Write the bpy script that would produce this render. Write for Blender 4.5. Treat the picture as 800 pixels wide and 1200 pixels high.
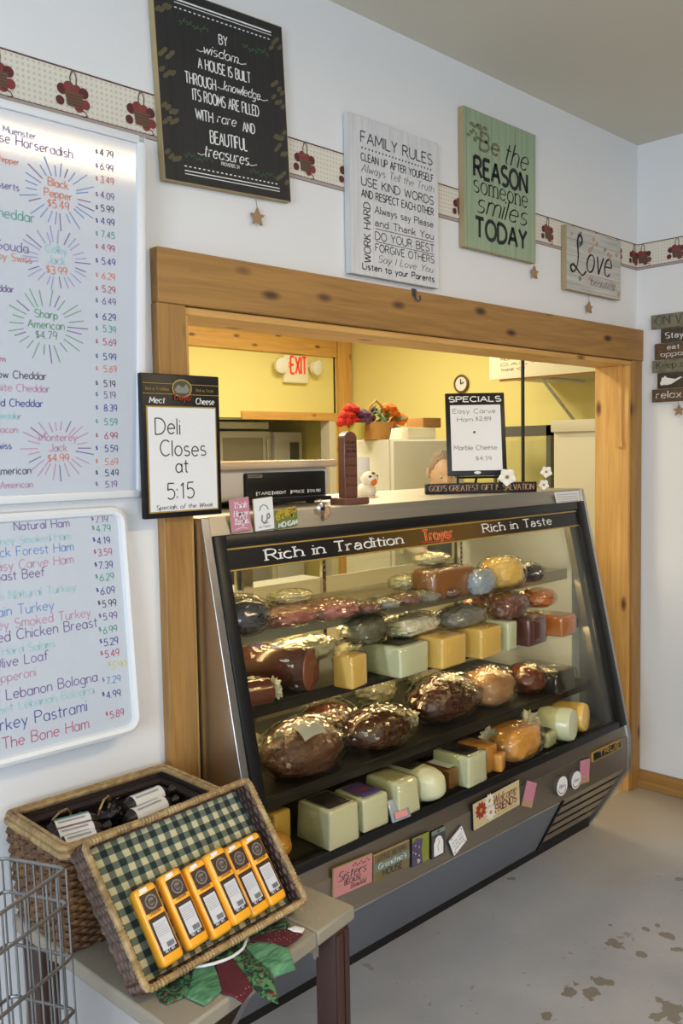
import bpy, bmesh, math, random
from mathutils import Vector, Matrix, noise

for o in list(bpy.data.objects): bpy.data.objects.remove(o)
random.seed(7)
SC = bpy.context.scene
COL = SC.collection
R_ = math.radians
V = Vector

# ------------------------------------------------------------------ camera
CAM = V((0.0, -2.0048, 1.6))
YAW, PIT, ROL, FPX = R_(44.3537), R_(-3.8497), R_(-0.9789), 1045.125
FW = V((math.sin(YAW)*math.cos(PIT), math.cos(YAW)*math.cos(PIT), math.sin(PIT)))
_r = V((math.cos(YAW), -math.sin(YAW), 0)); _u = _r.cross(FW)
RT = math.cos(ROL)*_r + math.sin(ROL)*_u
UP = -math.sin(ROL)*_r + math.cos(ROL)*_u
cd = bpy.data.cameras.new('camera'); cam = bpy.data.objects.new('camera', cd); COL.objects.link(cam)
cd.sensor_fit = 'VERTICAL'; cd.sensor_height = 36.0; cd.sensor_width = 24.0
cd.lens = FPX/1200*36.0; cd.clip_start = .05
cam.matrix_world = Matrix(((RT.x, UP.x, -FW.x, CAM.x), (RT.y, UP.y, -FW.y, CAM.y), (RT.z, UP.z, -FW.z, CAM.z), (0, 0, 0, 1)))
SC.camera = cam

def ray(px, py): return FW*FPX + RT*(px-400) + UP*(600-py)
def on(px, py, ax, val):                    # where the sight line of a photo point meets a world plane
    r = ray(px, py); i = 'xyz'.index(ax)
    return CAM + r*((val-CAM[i])/r[i])
def onpl(px, py, p0, n):
    r = ray(px, py); return CAM + r*((V(p0)-CAM).dot(V(n))/r.dot(V(n)))

# ------------------------------------------------------------------ world, lights, exposure
w = bpy.data.worlds.new('world'); SC.world = w; w.use_nodes = True
bg = w.node_tree.nodes['Background']; bg.inputs[0].default_value = (.62, .76, 1, 1); bg.inputs[1].default_value = 1.0
SC.view_settings.view_transform = 'Standard'; SC.view_settings.look = 'None'
SC.view_settings.gamma = 1; SC.view_settings.use_curve_mapping = False
SC.view_settings.exposure = -0.13

def area(name, loc, rot, sx, sy, power, col):
    l = bpy.data.lights.new(name, 'AREA'); l.shape = 'RECTANGLE'; l.size = sx; l.size_y = sy
    l.energy = power; l.color = col
    o = bpy.data.objects.new(name, l); COL.objects.link(o); o.location = loc; o.rotation_euler = rot
    return o
# assumed unseen lights: daylight from two added windows behind the camera, shop and kitchen fluorescents
area('assumed_window_daylight', (-1.2, -5.35, 1.65), (R_(68), 0, 0), 1.9, 1.5, 88, (.77, .88, 1))
area('assumed_window_daylight_left', (-2.9, -2.7, 1.65), (R_(68), 0, R_(-82)), 1.6, 1.5, 118, (.75, .87, 1))
LAMPS = [(2.35, -2.55, 60, (1, .75, .46)), (-0.6, -3.6, 14, (1, .82, .58))]  # both unseen: the first assumed from the whiteboard glare, the second added
KLAMPS = [(1.9, 1.5, 72, (1, .88, .62)), (4.4, 2.5, 47, (1, .88, .62))]  # unseen, assumed from the warm bright kitchen and its spill through the opening
for x, y, p, c in LAMPS: area('assumed_shop_fluorescent', (x, y, 2.87), (0, 0, 0), 1.2, .56, p, c)
for x, y, p, c in KLAMPS: area('assumed_kitchen_fluorescent', (x, y, 2.87), (0, 0, 0), 1.2, .56, p, c)

# ------------------------------------------------------------------ materials
def mat(name, col, rough=.5, metal=0, coat=0, bump=0, bscale=60, emit=None, estr=1, spec=.5, vary=0, vscale=8, trans=0, alpha=1, sss=0):
    m = bpy.data.materials.new(name); m.use_nodes = True; nt = m.node_tree
    b = nt.nodes['Principled BSDF']; I = b.inputs
    c = (*col, 1); I['Base Color'].default_value = c; I['Roughness'].default_value = rough; I['Metallic'].default_value = metal
    I['Coat Weight'].default_value = coat; I['Coat Roughness'].default_value = .08; I['Specular IOR Level'].default_value = spec
    I['Transmission Weight'].default_value = trans; I['Alpha'].default_value = alpha
    if sss: I['Subsurface Weight'].default_value = sss; I['Subsurface Radius'].default_value = (.02, .012, .006)
    if emit: I['Emission Color'].default_value = (*emit, 1); I['Emission Strength'].default_value = estr
    if bump or vary:
        tc = nt.nodes.new('ShaderNodeTexCoord')
        if vary:
            n = nt.nodes.new('ShaderNodeTexNoise'); n.inputs['Scale'].default_value = vscale; n.inputs['Detail'].default_value = 5
            mx = nt.nodes.new('ShaderNodeMix'); mx.data_type = 'RGBA'
            nt.links.new(tc.outputs['Object'], n.inputs['Vector']); nt.links.new(n.outputs[0], mx.inputs[0])
            mx.inputs[6].default_value = (*[max(0, k*(1-vary)) for k in col], 1); mx.inputs[7].default_value = (*[min(1, k*(1+vary)) for k in col], 1)
            nt.links.new(mx.outputs[2], I['Base Color'])
        if bump:
            n = nt.nodes.new('ShaderNodeTexNoise'); n.inputs['Scale'].default_value = bscale; n.inputs['Detail'].default_value = 4
            bp = nt.nodes.new('ShaderNodeBump'); bp.inputs['Strength'].default_value = bump; bp.inputs['Distance'].default_value = .01
            nt.links.new(tc.outputs['Object'], n.inputs['Vector']); nt.links.new(n.outputs[0], bp.inputs['Height']); nt.links.new(bp.outputs[0], I['Normal']); nt.links.new(bp.outputs[0], I['Coat Normal'])
    return m

class NT:                                    # small helper for node materials
    def __init__(s, name):
        s.m = bpy.data.materials.new(name); s.m.use_nodes = True; s.t = s.m.node_tree; s.b = s.t.nodes['Principled BSDF']
        s.tc = s.n('ShaderNodeTexCoord')
    def n(s, k, **kw):
        x = s.t.nodes.new(k)
        for a, v in kw.items(): setattr(x, a, v)
        return x
    def l(s, a, b): s.t.links.new(a, b)
    def mapping(s, scale, src='Object', rot=(0, 0, 0)):
        mp = s.n('ShaderNodeMapping'); mp.inputs['Scale'].default_value = scale; mp.inputs['Rotation'].default_value = rot
        s.l(s.tc.outputs[src], mp.inputs['Vector']); return mp.outputs[0]
    def noise(s, vec, scale, detail=4, dist=0):
        x = s.n('ShaderNodeTexNoise'); x.inputs['Scale'].default_value = scale; x.inputs['Detail'].default_value = detail; x.inputs['Distortion'].default_value = dist
        s.l(vec, x.inputs['Vector']); return x.outputs[0]
    def ramp(s, fac, stops):
        x = s.n('ShaderNodeValToRGB'); e = x.color_ramp.elements
        while len(e) < len(stops): e.new(.5)
        for k, (p, c) in zip(e, stops): k.position = p; k.color = (*c, 1)
        s.l(fac, x.inputs[0]); return x.outputs[0]
    def mix(s, fac, a, b, mode='MIX'):
        x = s.n('ShaderNodeMix', data_type='RGBA', blend_type=mode)
        for i, v in ((0, fac), (6, a), (7, b)):
            if hasattr(v, 'default_value') or hasattr(v, 'is_output'): s.l(v, x.inputs[i])
            else: x.inputs[i].default_value = v if i == 0 else (*v, 1)
        return x.outputs[2]
    def math(s, op, a, b=None):
        x = s.n('ShaderNodeMath', operation=op)
        for i, v in ((0, a), (1, b)):
            if v is None: continue
            if hasattr(v, 'is_output'): s.l(v, x.inputs[i])
            else: x.inputs[i].default_value = v
        return x.outputs[0]
    def bump(s, h, st=.3, d=.005):
        x = s.n('ShaderNodeBump'); x.inputs['Strength'].default_value = st; x.inputs['Distance'].default_value = d
        s.l(h, x.inputs['Height']); s.l(x.outputs[0], s.b.inputs['Normal'])
    def col(s, c): s.l(c, s.b.inputs['Base Color'])
    def rough(s, r): s.b.inputs['Roughness'].default_value = r

def wood(name, axis, light, dark, knot, rough=.5, off=(0, 0, 0)):
    t = NT(name)
    sc = {'x': (.9, 14, 14), 'y': (14, .9, 14), 'z': (14, 14, .9)}[axis]
    v = t.mapping(sc); f = t.noise(v, 2.2, 6, 1.2); f2 = t.noise(v, 9, 3, .3)
    c = t.ramp(t.math('ADD', t.math('MULTIPLY', f, .75), t.math('MULTIPLY', f2, .25)), [(.34, dark), (.60, light)])
    ks = {'x': (3.6, 9, 9), 'y': (9, 3.6, 9), 'z': (9, 9, 3.6)}[axis]
    kv = t.n('ShaderNodeTexVoronoi'); kv.inputs['Scale'].default_value = 1.15; kv.inputs['Randomness'].default_value = 1
    t.l(t.mapping(ks), kv.inputs['Vector'])
    k = t.ramp(kv.outputs['Distance'], [(.05, (1, 1, 1)), (.10, (.7, .7, .7)), (.19, (0, 0, 0))])
    t.col(t.mix(k, c, knot)); t.rough(rough); t.bump(f2, .25, .003)
    return t.m

def steel(name, axis, col, rough=.32):
    t = NT(name); sc = {'x': (1, 160, 160), 'y': (160, 1, 160), 'z': (160, 160, 1)}[axis]
    f = t.noise(t.mapping(sc), 2, 3)
    t.col(t.mix(f, tuple(k*.9 for k in col), tuple(min(1, k*1.08) for k in col)))
    t.b.inputs['Metallic'].default_value = 1
    rr = t.n('ShaderNodeMapRange'); rr.inputs[3].default_value = rough-.07; rr.inputs[4].default_value = rough+.09
    t.l(f, rr.inputs[0]); t.l(rr.outputs[0], t.b.inputs['Roughness'])
    return t.m

def thin_glass(name, tint=(.93, .95, .9), boost=1.0, rough=0.0):
    t = NT(name); t.t.nodes.remove(t.b)
    tr = t.n('ShaderNodeBsdfTransparent'); tr.inputs[0].default_value = (*tint, 1)
    gl = t.n('ShaderNodeBsdfGlossy'); gl.inputs['Roughness'].default_value = rough
    fr = t.n('ShaderNodeFresnel'); ge = t.n('ShaderNodeNewGeometry')
    t.l(t.math('SUBTRACT', 1.5, t.math('MULTIPLY', ge.outputs['Backfacing'], 1.5-1/1.5)), fr.inputs[0])   # same reflection from either side
    mx = t.n('ShaderNodeMixShader'); t.l(t.math('MULTIPLY', fr.outputs[0], boost), mx.inputs[0]); t.l(tr.outputs[0], mx.inputs[1]); t.l(gl.outputs[0], mx.inputs[2])
    t.l(mx.outputs[0], t.t.nodes['Material Output'].inputs[0]); return t.m

M = {}
def P(name, *a, **k): M[name] = mat(name, *a, **k); return M[name]
def rgb(r, g, b):                            # photo colour to linear
    f = lambda c: (c/255/12.92) if c <= 10 else ((c/255+.055)/1.055)**2.4
    return (f(r), f(g), f(b))

P('wall_paint', (.80, .80, .80), .75, bump=.05, bscale=180)
P('ceiling_paint', (.68, .64, .53), .9, bump=.08, bscale=120)
P('yellow_paint', (.85, .75, .30), .7)
P('white_laminate', (.83, .82, .78), .4)
P('beige_laminate', (.72, .68, .58), .5)
P('kitchen_floor', (.55, .5, .42), .5)
M['wood_x'] = wood('cedar_x', 'x', (.41, .215, .058), (.28, .140, .037), (.05, .02, .008))
M['wood_z'] = wood('cedar_z', 'z', (.41, .215, .058), (.28, .140, .037), (.05, .02, .008))
M['wood_y'] = wood('cedar_y', 'y', (.41, .215, .058), (.28, .140, .037), (.05, .02, .008))
M['pine_lit_z'] = wood('pine_lit_z', 'z', (.74, .43, .13), (.60, .31, .085), (.13, .05, .02))  # trim wood lightened to carry the warm kitchen light on the jambs
M['pine_lit_x'] = wood('pine_lit_x', 'x', (.72, .42, .13), (.60, .31, .085), (.13, .05, .02))
M['steel_x'] = steel('brushed_steel_x', 'x', (.60, .56, .48), .42)
M['steel_z'] = steel('brushed_steel_z', 'z', (.56, .55, .53), .33)
M['steel_floor_tone'] = steel('brushed_steel_floor_tone', 'x', (.47, .41, .34), .40)  # same steel darkened and browned to stand in for the floor's reflection
P('chrome', (.75, .75, .75), .15, 1)
P('wire_steel', (.27, .265, .26), .38, 1)
P('black', (.010, .010, .010), .38, spec=.3)
P('black_matt', (.014, .014, .014), .6)
P('grey_panel', (.16, .17, .195), .45)
P('liner', (.74, .75, .73), .45)
P('dark_shelf', (.022, .020, .017), .4)
P('shelf_pale', (.30, .28, .20), .4)
M['glass'] = thin_glass('case_glass', (.93, .925, .86), .95)
M['film'] = thin_glass('plastic_film', (.97, .965, .94), 1.25, .06)
M['pane'] = thin_glass('window_pane', (.97, .98, .98))
P('white', (.82, .82, .82), .4)
P('whiteboard', (.565, .615, .69), .3, coat=1)
P('white_plastic', (.78, .80, .82), .35)
P('paper', (.80, .80, .79), .6)
P('gold', (.42, .27, .06), .4)
P('ink_black', (.015, .015, .018), .6)
P('ink_dark', (.05, .05, .06), .6)
P('ink_white', (.85, .85, .83), .6)

# ------------------------------------------------------------------ mesh builder
WMX = {}
def wmx(o): return WMX.get(o.name, Matrix())
class MB:
    def __init__(s): s.v = []; s.f = []; s.m = []
    def add(s, vs, fs, m=0):
        k = len(s.v); s.v += [V(p) for p in vs]; s.f += [tuple(i+k for i in f) for f in fs]; s.m += [m]*len(fs); return s
    def box(s, x0, x1, y0, y1, z0, z1, m=0):
        return s.add([(x, y, z) for z in (z0, z1) for y in (y0, y1) for x in (x0, x1)],
              [(0, 2, 3, 1), (4, 5, 7, 6), (0, 1, 5, 4), (2, 6, 7, 3), (0, 4, 6, 2), (1, 3, 7, 5)], m)
    def obox(s, o, ex, ey, ez, m=0):         # box spanned by three vectors from a corner
        o, ex, ey, ez = V(o), V(ex), V(ey), V(ez)
        return s.add([o+ex*a+ey*b+ez*c for c in (0, 1) for b in (0, 1) for a in (0, 1)],
              [(0, 2, 3, 1), (4, 5, 7, 6), (0, 1, 5, 4), (2, 6, 7, 3), (0, 4, 6, 2), (1, 3, 7, 5)], m)
    def rbox(s, o, ex, ey, ez, r=.004, seg=2, m=0):   # the same with rounded edges
        bm = bmesh.new(); bmesh.ops.create_cube(bm, size=1)
        L = (V(ex).length, V(ey).length, V(ez).length); r = min(r, min(L)*.45)
        for v in bm.verts: v.co = V([(v.co[i]+.5)*L[i] for i in range(3)])
        bmesh.ops.bevel(bm, geom=list(bm.edges), offset=r, segments=seg, affect='EDGES', profile=.5)
        ux, uy, uz = V(ex)/L[0], V(ey)/L[1], V(ez)/L[2]
        bm.verts.index_update()
        s.add([V(o)+ux*v.co.x+uy*v.co.y+uz*v.co.z for v in bm.verts], [tuple(v.index for v in f.verts) for f in bm.faces], m); bm.free(); return s
    def prism(s, poly, o, ex, ey, ez, m=0):  # 2-D polygon in (ex, ey) pushed along ez
        o, ex, ey, ez = V(o), V(ex), V(ey), V(ez); n = len(poly)
        b = [o+ex*a+ey*c for a, c in poly]
        return s.add(b+[p+ez for p in b], [tuple(range(n))[::-1], tuple(range(n, 2*n))]+[(i, (i+1) % n, n+(i+1) % n, n+i) for i in range(n)], m)
    def poly(s, pts, m=0): return s.add(pts, [tuple(range(len(pts)))], m)
    def disc(s, c, ex, ey, rx, ry=None, n=20, m=0):
        ry = ry or rx
        return s.poly([V(c)+V(ex)*rx*math.cos(2*math.pi*i/n)+V(ey)*ry*math.sin(2*math.pi*i/n) for i in range(n)], m)
    def tube(s, path, r, n=8, m=0, closed=False, caps=True):
        path = [V(p) for p in path]; N = len(path); rr = r if isinstance(r, (list, tuple)) else [r]*N
        T = []
        for i in range(N):
            a = path[i-1] if (i > 0 or closed) else path[i]; b = path[(i+1) % N] if (i < N-1 or closed) else path[i]
            T.append((b-a).normalized())
        up = V((0, 0, 1)) if abs(T[0].z) < .9 else V((1, 0, 0))
        X = T[0].cross(up).normalized(); vs = []
        for i in range(N):
            X = (X - T[i]*X.dot(T[i])).normalized(); Y = T[i].cross(X)
            vs += [path[i]+(X*math.cos(2*math.pi*k/n)+Y*math.sin(2*math.pi*k/n))*rr[i] for k in range(n)]
        fs = []
        for i in range(N if closed else N-1):
            a, b = i*n, ((i+1) % N)*n
            fs += [(a+k, a+(k+1) % n, b+(k+1) % n, b+k) for k in range(n)]
        if caps and not closed: fs += [tuple(range(n))[::-1], tuple(range((N-1)*n, N*n))]
        return s.add(vs, fs, m)
    def lathe(s, prof, o=(0, 0, 0), ax=(0, 0, 1), n=24, m=0):
        ax = V(ax).normalized(); X = ax.orthogonal().normalized(); Y = ax.cross(X); o = V(o); K = len(prof)
        vs = [o+ax*h+(X*math.cos(2*math.pi*i/n)+Y*math.sin(2*math.pi*i/n))*max(r, 1e-5) for r, h in prof for i in range(n)]
        fs = [(j*n+i, j*n+(i+1) % n, (j+1)*n+(i+1) % n, (j+1)*n+i) for j in range(K-1) for i in range(n)]
        if prof[0][0] > 1e-4: fs.append(tuple(range(n))[::-1])
        if prof[-1][0] > 1e-4: fs.append(tuple(range((K-1)*n, K*n)))
        return s.add(vs, fs, m)
    def grid(s, fn, nu, nv, m=0, cu=False):
        vs = [fn(i/nu, j/nv) for j in range(nv+1) for i in range(nu + (0 if cu else 1))]; W = nu + (0 if cu else 1)
        fs = [(j*W+i, j*W+(i+1) % W, (j+1)*W+(i+1) % W, (j+1)*W+i) for j in range(nv) for i in range(nu)]
        return s.add(vs, fs, m)
    def blob(s, c, rx, ry, rz, rot=0, amp=.06, fr=3.0, seed=0, nu=28, nv=16, m=0, flat=.0, sq=1.0, tilt=0):
        Rm = Matrix.Rotation(rot, 3, 'Z') @ Matrix.Rotation(tilt, 3, 'Y'); c = V(c)
        def fn(u, v):
            th = 2*math.pi*u; ph = math.pi*(v-.5)
            pw = lambda t: math.copysign(abs(t)**sq, t)
            d = V((pw(math.cos(ph))*pw(math.cos(th)), pw(math.cos(ph))*pw(math.sin(th)), pw(math.sin(ph))))
            k = 1+amp*noise.noise(d*fr+V((seed*7.1, seed*3.3, seed)))+amp*.5*noise.noise(d*fr*2.3+V((seed*1.1, 5, seed)))
            p = V((d.x*rx*k, d.y*ry*k, d.z*rz*k))
            if flat and p.z < -rz*flat: p.z = -rz*flat
            return c + Rm @ p
        return s.grid(fn, nu, nv, m, cu=True)
    def wrap(s, c, rx, ry, rz, rot=0, seed=0, nu=64, nv=38, flat=.9, amp=.05, sq=1.0):
        # crumpled plastic film drawn round a lump: sharp creases over a loose skin
        Rm = Matrix.Rotation(rot, 3, 'Z'); c = V(c)
        def fn(u, v):
            th = 2*math.pi*u; ph = math.pi*(v-.5); pw = lambda t: math.copysign(abs(t)**sq, t)
            d = V((pw(math.cos(ph))*pw(math.cos(th)), pw(math.cos(ph))*pw(math.sin(th)), pw(math.sin(ph))))
            q = d*2.6+V((seed*5.3, seed, seed*2.7))
            k = 1.03+amp*(1-2*abs(noise.noise(q)))+amp*.8*(1-2*abs(noise.noise(q*2.9)))+amp*.55*(1-2*abs(noise.noise(q*7.3)))
            p = V((d.x*rx*k, d.y*ry*k, d.z*rz*k))
            if p.z < -rz*flat: p.z = -rz*flat
            return c + Rm @ p
        return s.grid(fn, nu, nv, 0, cu=True)
    def build(s, name, mats, parent=None, angle=35, bevel=0):
        me = bpy.data.meshes.new(name)
        inv = wmx(parent).inverted() if parent else Matrix()
        org = V((0, 0, 0))
        if not parent and s.v:               # origin at the base of the thing
            xs = [p.x for p in s.v]; ys = [p.y for p in s.v]; zs = [p.z for p in s.v]
            org = V(((min(xs)+max(xs))/2, (min(ys)+max(ys))/2, min(zs)))
        me.from_pydata([(inv @ p)-org for p in s.v], [], s.f)
        mats = mats if isinstance(mats, (list, tuple)) else [mats]
        for x in mats: me.materials.append(M[x] if isinstance(x, str) else x)
        me.polygons.foreach_set('material_index', s.m); me.polygons.foreach_set('use_smooth', [True]*len(s.f))
        me.update()
        bm = bmesh.new(); bm.from_mesh(me); bmesh.ops.recalc_face_normals(bm, faces=bm.faces); bm.to_mesh(me); bm.free()
        me.set_sharp_from_angle(angle=R_(angle))
        o = bpy.data.objects.new(name, me); COL.objects.link(o)
        if parent: o.parent = parent; WMX[o.name] = wmx(parent).copy()
        else: o.location = org; WMX[o.name] = Matrix.Translation(org)
        if bevel:
            b = o.modifiers.new('bevel', 'BEVEL'); b.width = bevel; b.segments = 2; b.limit_method = 'ANGLE'; b.angle_limit = R_(40)
        return o

def tag(o, label=None, cat=None, group=None, kind=None):
    if label: o['label'] = label
    if cat: o['category'] = cat
    if group: o['group'] = group
    if kind: o['kind'] = kind
    return o
def thing(name, loc, label, cat, group=None, rz=0):
    o = bpy.data.objects.new(name, None); COL.objects.link(o); o.empty_display_size = .05
    o.location = loc; o.rotation_euler = (0, 0, rz)
    WMX[o.name] = Matrix.Translation(V(loc)) @ Matrix.Rotation(rz, 4, 'Z')
    return tag(o, label, cat, group)
def copy_tree(o, parent=None):
    c = o.copy(); COL.objects.link(c)
    if parent: c.parent = parent; c.matrix_parent_inverse = o.matrix_parent_inverse
    for ch in [x for x in bpy.data.objects if x.parent == o and x != c]: copy_tree(ch, c)
    return c
def struct(o): o['kind'] = 'structure'; return o

# ------------------------------------------------------------------ lettering: a small stroke alphabet (cap height 1)
def A_(cx, cy, rx, ry, a, b):
    n = max(3, int(abs(b-a)/18))
    return [(cx+rx*math.cos(R_(a+(b-a)*i/n)), cy+ry*math.sin(R_(a+(b-a)*i/n))) for i in range(n+1)]
G = {}
def smooth(pts, n=5):                      # Catmull-Rom curve through points
    P_ = [V(p) for p in pts]; P_ = [P_[0]*2-P_[1]]+P_+[P_[-1]*2-P_[-2]]; out = []
    for i in range(1, len(P_)-2):
        a, b, c, d = P_[i-1:i+3]
        for k in range(n): t = k/n; out.append(.5*((2*b)+(c-a)*t+(2*a-5*b+4*c-d)*t*t+(3*b-a-3*c+d)*t**3))
    return out+[P_[-2]]
def g(ch, adv, *st): G[ch] = (adv, st)
g(' ', .34)
g('A', .74, [(0, 0), (.37, 1), (.74, 0)], [(.13, .36), (.61, .36)])
g('B', .62, [(0, 0), (0, 1)], [(0, 1), (.3, 1)]+A_(.3, .77, .27, .23, 90, -90)+[(0, .54)], [(.3, .54)]+A_(.3, .27, .32, .27, 90, -90)+[(0, 0)])
g('C', .72, A_(.4, .5, .4, .5, 48, 312))
g('D', .72, [(0, 0), (0, 1)], [(0, 1), (.22, 1)]+A_(.22, .5, .5, .5, 90, -90)+[(0, 0)])
g('E', .56, [(.56, 1), (0, 1)], [(0, 1), (0, 0)], [(0, 0), (.56, 0)], [(0, .52), (.46, .52)])
g('F', .54, [(.54, 1), (0, 1)], [(0, 1), (0, 0)], [(0, .52), (.44, .52)])
g('G', .78, A_(.4, .5, .4, .5, 48, 340)+[(.78, .44), (.46, .44)])
g('H', .68, [(0, 0), (0, 1)], [(.68, 0), (.68, 1)], [(0, .52), (.68, .52)])
g('I', .02, [(0, 0), (0, 1)])
g('J', .46, [(.46, 1), (.46, .24)]+A_(.23, .24, .23, .24, 0, -170))
g('K', .64, [(0, 0), (0, 1)], [(.6, 1), (0, .42)], [(.2, .58), (.64, 0)])
g('L', .52, [(0, 1), (0, 0)], [(0, 0), (.52, 0)])
g('M', .86, [(0, 0), (.06, 1), (.43, .25), (.8, 1), (.86, 0)])
g('N', .7, [(0, 0), (0, 1)], [(0, 1), (.7, 0)], [(.7, 0), (.7, 1)])
g('O', .82, A_(.41, .5, .41, .5, 90, 450))
g('P', .6, [(0, 0), (0, 1)], [(0, 1), (.3, 1)]+A_(.3, .74, .3, .26, 90, -90)+[(0, .48)])
g('Q', .82, A_(.41, .5, .41, .5, 90, 450), [(.5, .25), (.84, -.08)])
g('R', .66, [(0, 0), (0, 1)], [(0, 1), (.3, 1)]+A_(.3, .75, .28, .25, 90, -90)+[(0, .5)], [(.28, .5), (.66, 0)])
g('S', .6, A_(.3, .75, .28, .25, 40, 270)+A_(.3, .25, .3, .25, 90, -140))
g('T', .66, [(0, 1), (.66, 1)], [(.33, 1), (.33, 0)])
g('U', .68, [(0, 1), (0, .32)]+A_(.34, .32, .34, .32, 180, 360)+[(.68, 1)])
g('V', .7, [(0, 1), (.35, 0), (.7, 1)])
g('W', 1.0, [(0, 1), (.25, 0), (.5, .9), (.75, 0), (1, 1)])
g('X', .66, [(0, 0), (.66, 1)], [(0, 1), (.66, 0)])
g('Y', .66, [(0, 1), (.33, .5), (.66, 1)], [(.33, .5), (.33, 0)])
g('Z', .62, [(0, 1), (.62, 1), (0, 0), (.62, 0)])
g('a', .54, A_(.26, .31, .26, .31, 0, 360), [(.52, .62), (.52, .06), (.58, 0)])
g('aa', .5, [(.05, .5)]+A_(.24, .42, .2, .2, 140, 0)+[(.44, .06), (.5, 0)], [(.44, .38), (.26, .36)]+A_(.2, .18, .2, .18, 90, 330)+[(.44, .14)])
g('b', .52, [(0, 1), (0, 0)], A_(.26, .31, .26, .31, 180, -180))
g('c', .48, A_(.27, .31, .27, .31, 48, 312))
g('d', .52, A_(.26, .31, .26, .31, 0, 360), [(.52, 1), (.52, 0)])
g('e', .53, [(.01, .33), (.53, .33)]+A_(.27, .31, .26, .31, 4, 318))
g('f', .36, A_(.32, .8, .17, .2, 35, 180)+[(.15, 0)], [(0, .6), (.34, .6)])
g('g', .53, A_(.26, .31, .26, .31, 0, 360), [(.52, .62), (.52, -.12)]+A_(.28, -.12, .24, .22, 0, -150))
g('h', .48, [(0, 1), (0, 0)], [(0, .36)]+A_(.24, .38, .24, .24, 180, 0)+[(.48, 0)])
g('i', .03, [(0, .62), (0, 0)], [(0, .8), (0, .88)])
g('j', .2, [(.2, .62), (.2, -.15)]+A_(.02, -.15, .18, .18, 0, -120), [(.2, .8), (.2, .88)])
g('k', .46, [(0, 1), (0, 0)], [(.42, .6), (0, .24)], [(.15, .36), (.46, 0)])
g('l', .03, [(0, 1), (0, 0)])
g('m', .76, [(0, .62), (0, 0)], [(0, .4)]+A_(.19, .42, .19, .2, 180, 0)+[(.38, 0)], [(.38, .4)]+A_(.57, .42, .19, .2, 180, 0)+[(.76, 0)])
g('n', .46, [(0, .62), (0, 0)], [(0, .36)]+A_(.23, .39, .23, .23, 180, 0)+[(.46, 0)])
g('o', .54, A_(.27, .31, .27, .31, 90, 450))
g('p', .52, [(0, .62), (0, -.35)], A_(.26, .31, .26, .31, 180, -180))
g('q', .52, A_(.26, .31, .26, .31, 0, 360), [(.52, .62), (.52, -.35)])
g('r', .34, [(0, .62), (0, 0)], [(0, .34)]+A_(.21, .38, .21, .24, 180, 52))
g('s', .42, A_(.21, .465, .19, .155, 40, 270)+A_(.21, .155, .21, .155, 90, -140))
g('t', .36, [(.16, .88), (.16, .12)]+A_(.28, .12, .12, .12, 180, 280), [(0, .62), (.36, .62)])
g('u', .47, [(0, .62), (0, .24)]+A_(.23, .24, .23, .24, 180, 360), [(.46, .62), (.46, 0)])
g('v', .48, [(0, .62), (.24, 0), (.48, .62)])
g('w', .72, [(0, .62), (.18, 0), (.36, .55), (.54, 0), (.72, .62)])
g('x', .46, [(0, 0), (.46, .62)], [(0, .62), (.46, 0)])
g('y', .48, [(0, .62), (.25, .02)], [(.48, .62), (.12, -.35)])
g('z', .44, [(0, .62), (.44, .62), (0, 0), (.44, 0)])
g('0', .56, A_(.28, .5, .28, .5, 90, 450)); g('1', .3, [(.02, .8), (.2, 1), (.2, 0)])
g('2', .56, A_(.28, .73, .27, .27, 160, -35)+[(0, 0), (.58, 0)]); g('3', .54, A_(.26, .76, .24, .24, 150, -90)+A_(.26, .26, .28, .26, 90, -150))
g('4', .6, [(.42, 0), (.42, 1), (0, .32), (.6, .32)]); g('5', .56, [(.52, 1), (.08, 1), (.05, .56)]+A_(.26, .32, .29, .32, 130, -140))
g('6', .56, [(.46, 1), (.1, .5)]+A_(.29, .28, .27, .28, 150, 500)); g('7', .54, [(0, 1), (.54, 1), (.16, 0)])
g('8', .54, A_(.27, .76, .22, .24, 270, -90)+A_(.27, .26, .27, .26, 90, -270)); g('9', .54, A_(.27, .7, .26, .3, 0, 360), [(.53, .7), (.42, 0)])
g('$', .5, A_(.25, .7, .22, .2, 40, 270)+A_(.25, .3, .24, .2, 90, -140), [(.25, 1), (.25, 0)])
g('.', .1, [(0, 0), (0, .1)]); g(':', .1, [(0, .02), (0, .12)], [(0, .5), (0, .6)]); g("'", .1, [(.04, 1), (0, .8)]); g('-', .3, [(0, .4), (.3, .4)])
g('&', .6, [(.6, 0), (.12, .75)]+A_(.28, .82, .17, .18, 200, -40)+[(.05, .3)]+A_(.25, .22, .22, .22, 170, 340)+[(.58, .4)]); g('/', .4, [(0, 0), (.4, 1)]); g('<', .4, [(.4, .9), (0, .5), (.4, .1)])

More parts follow.
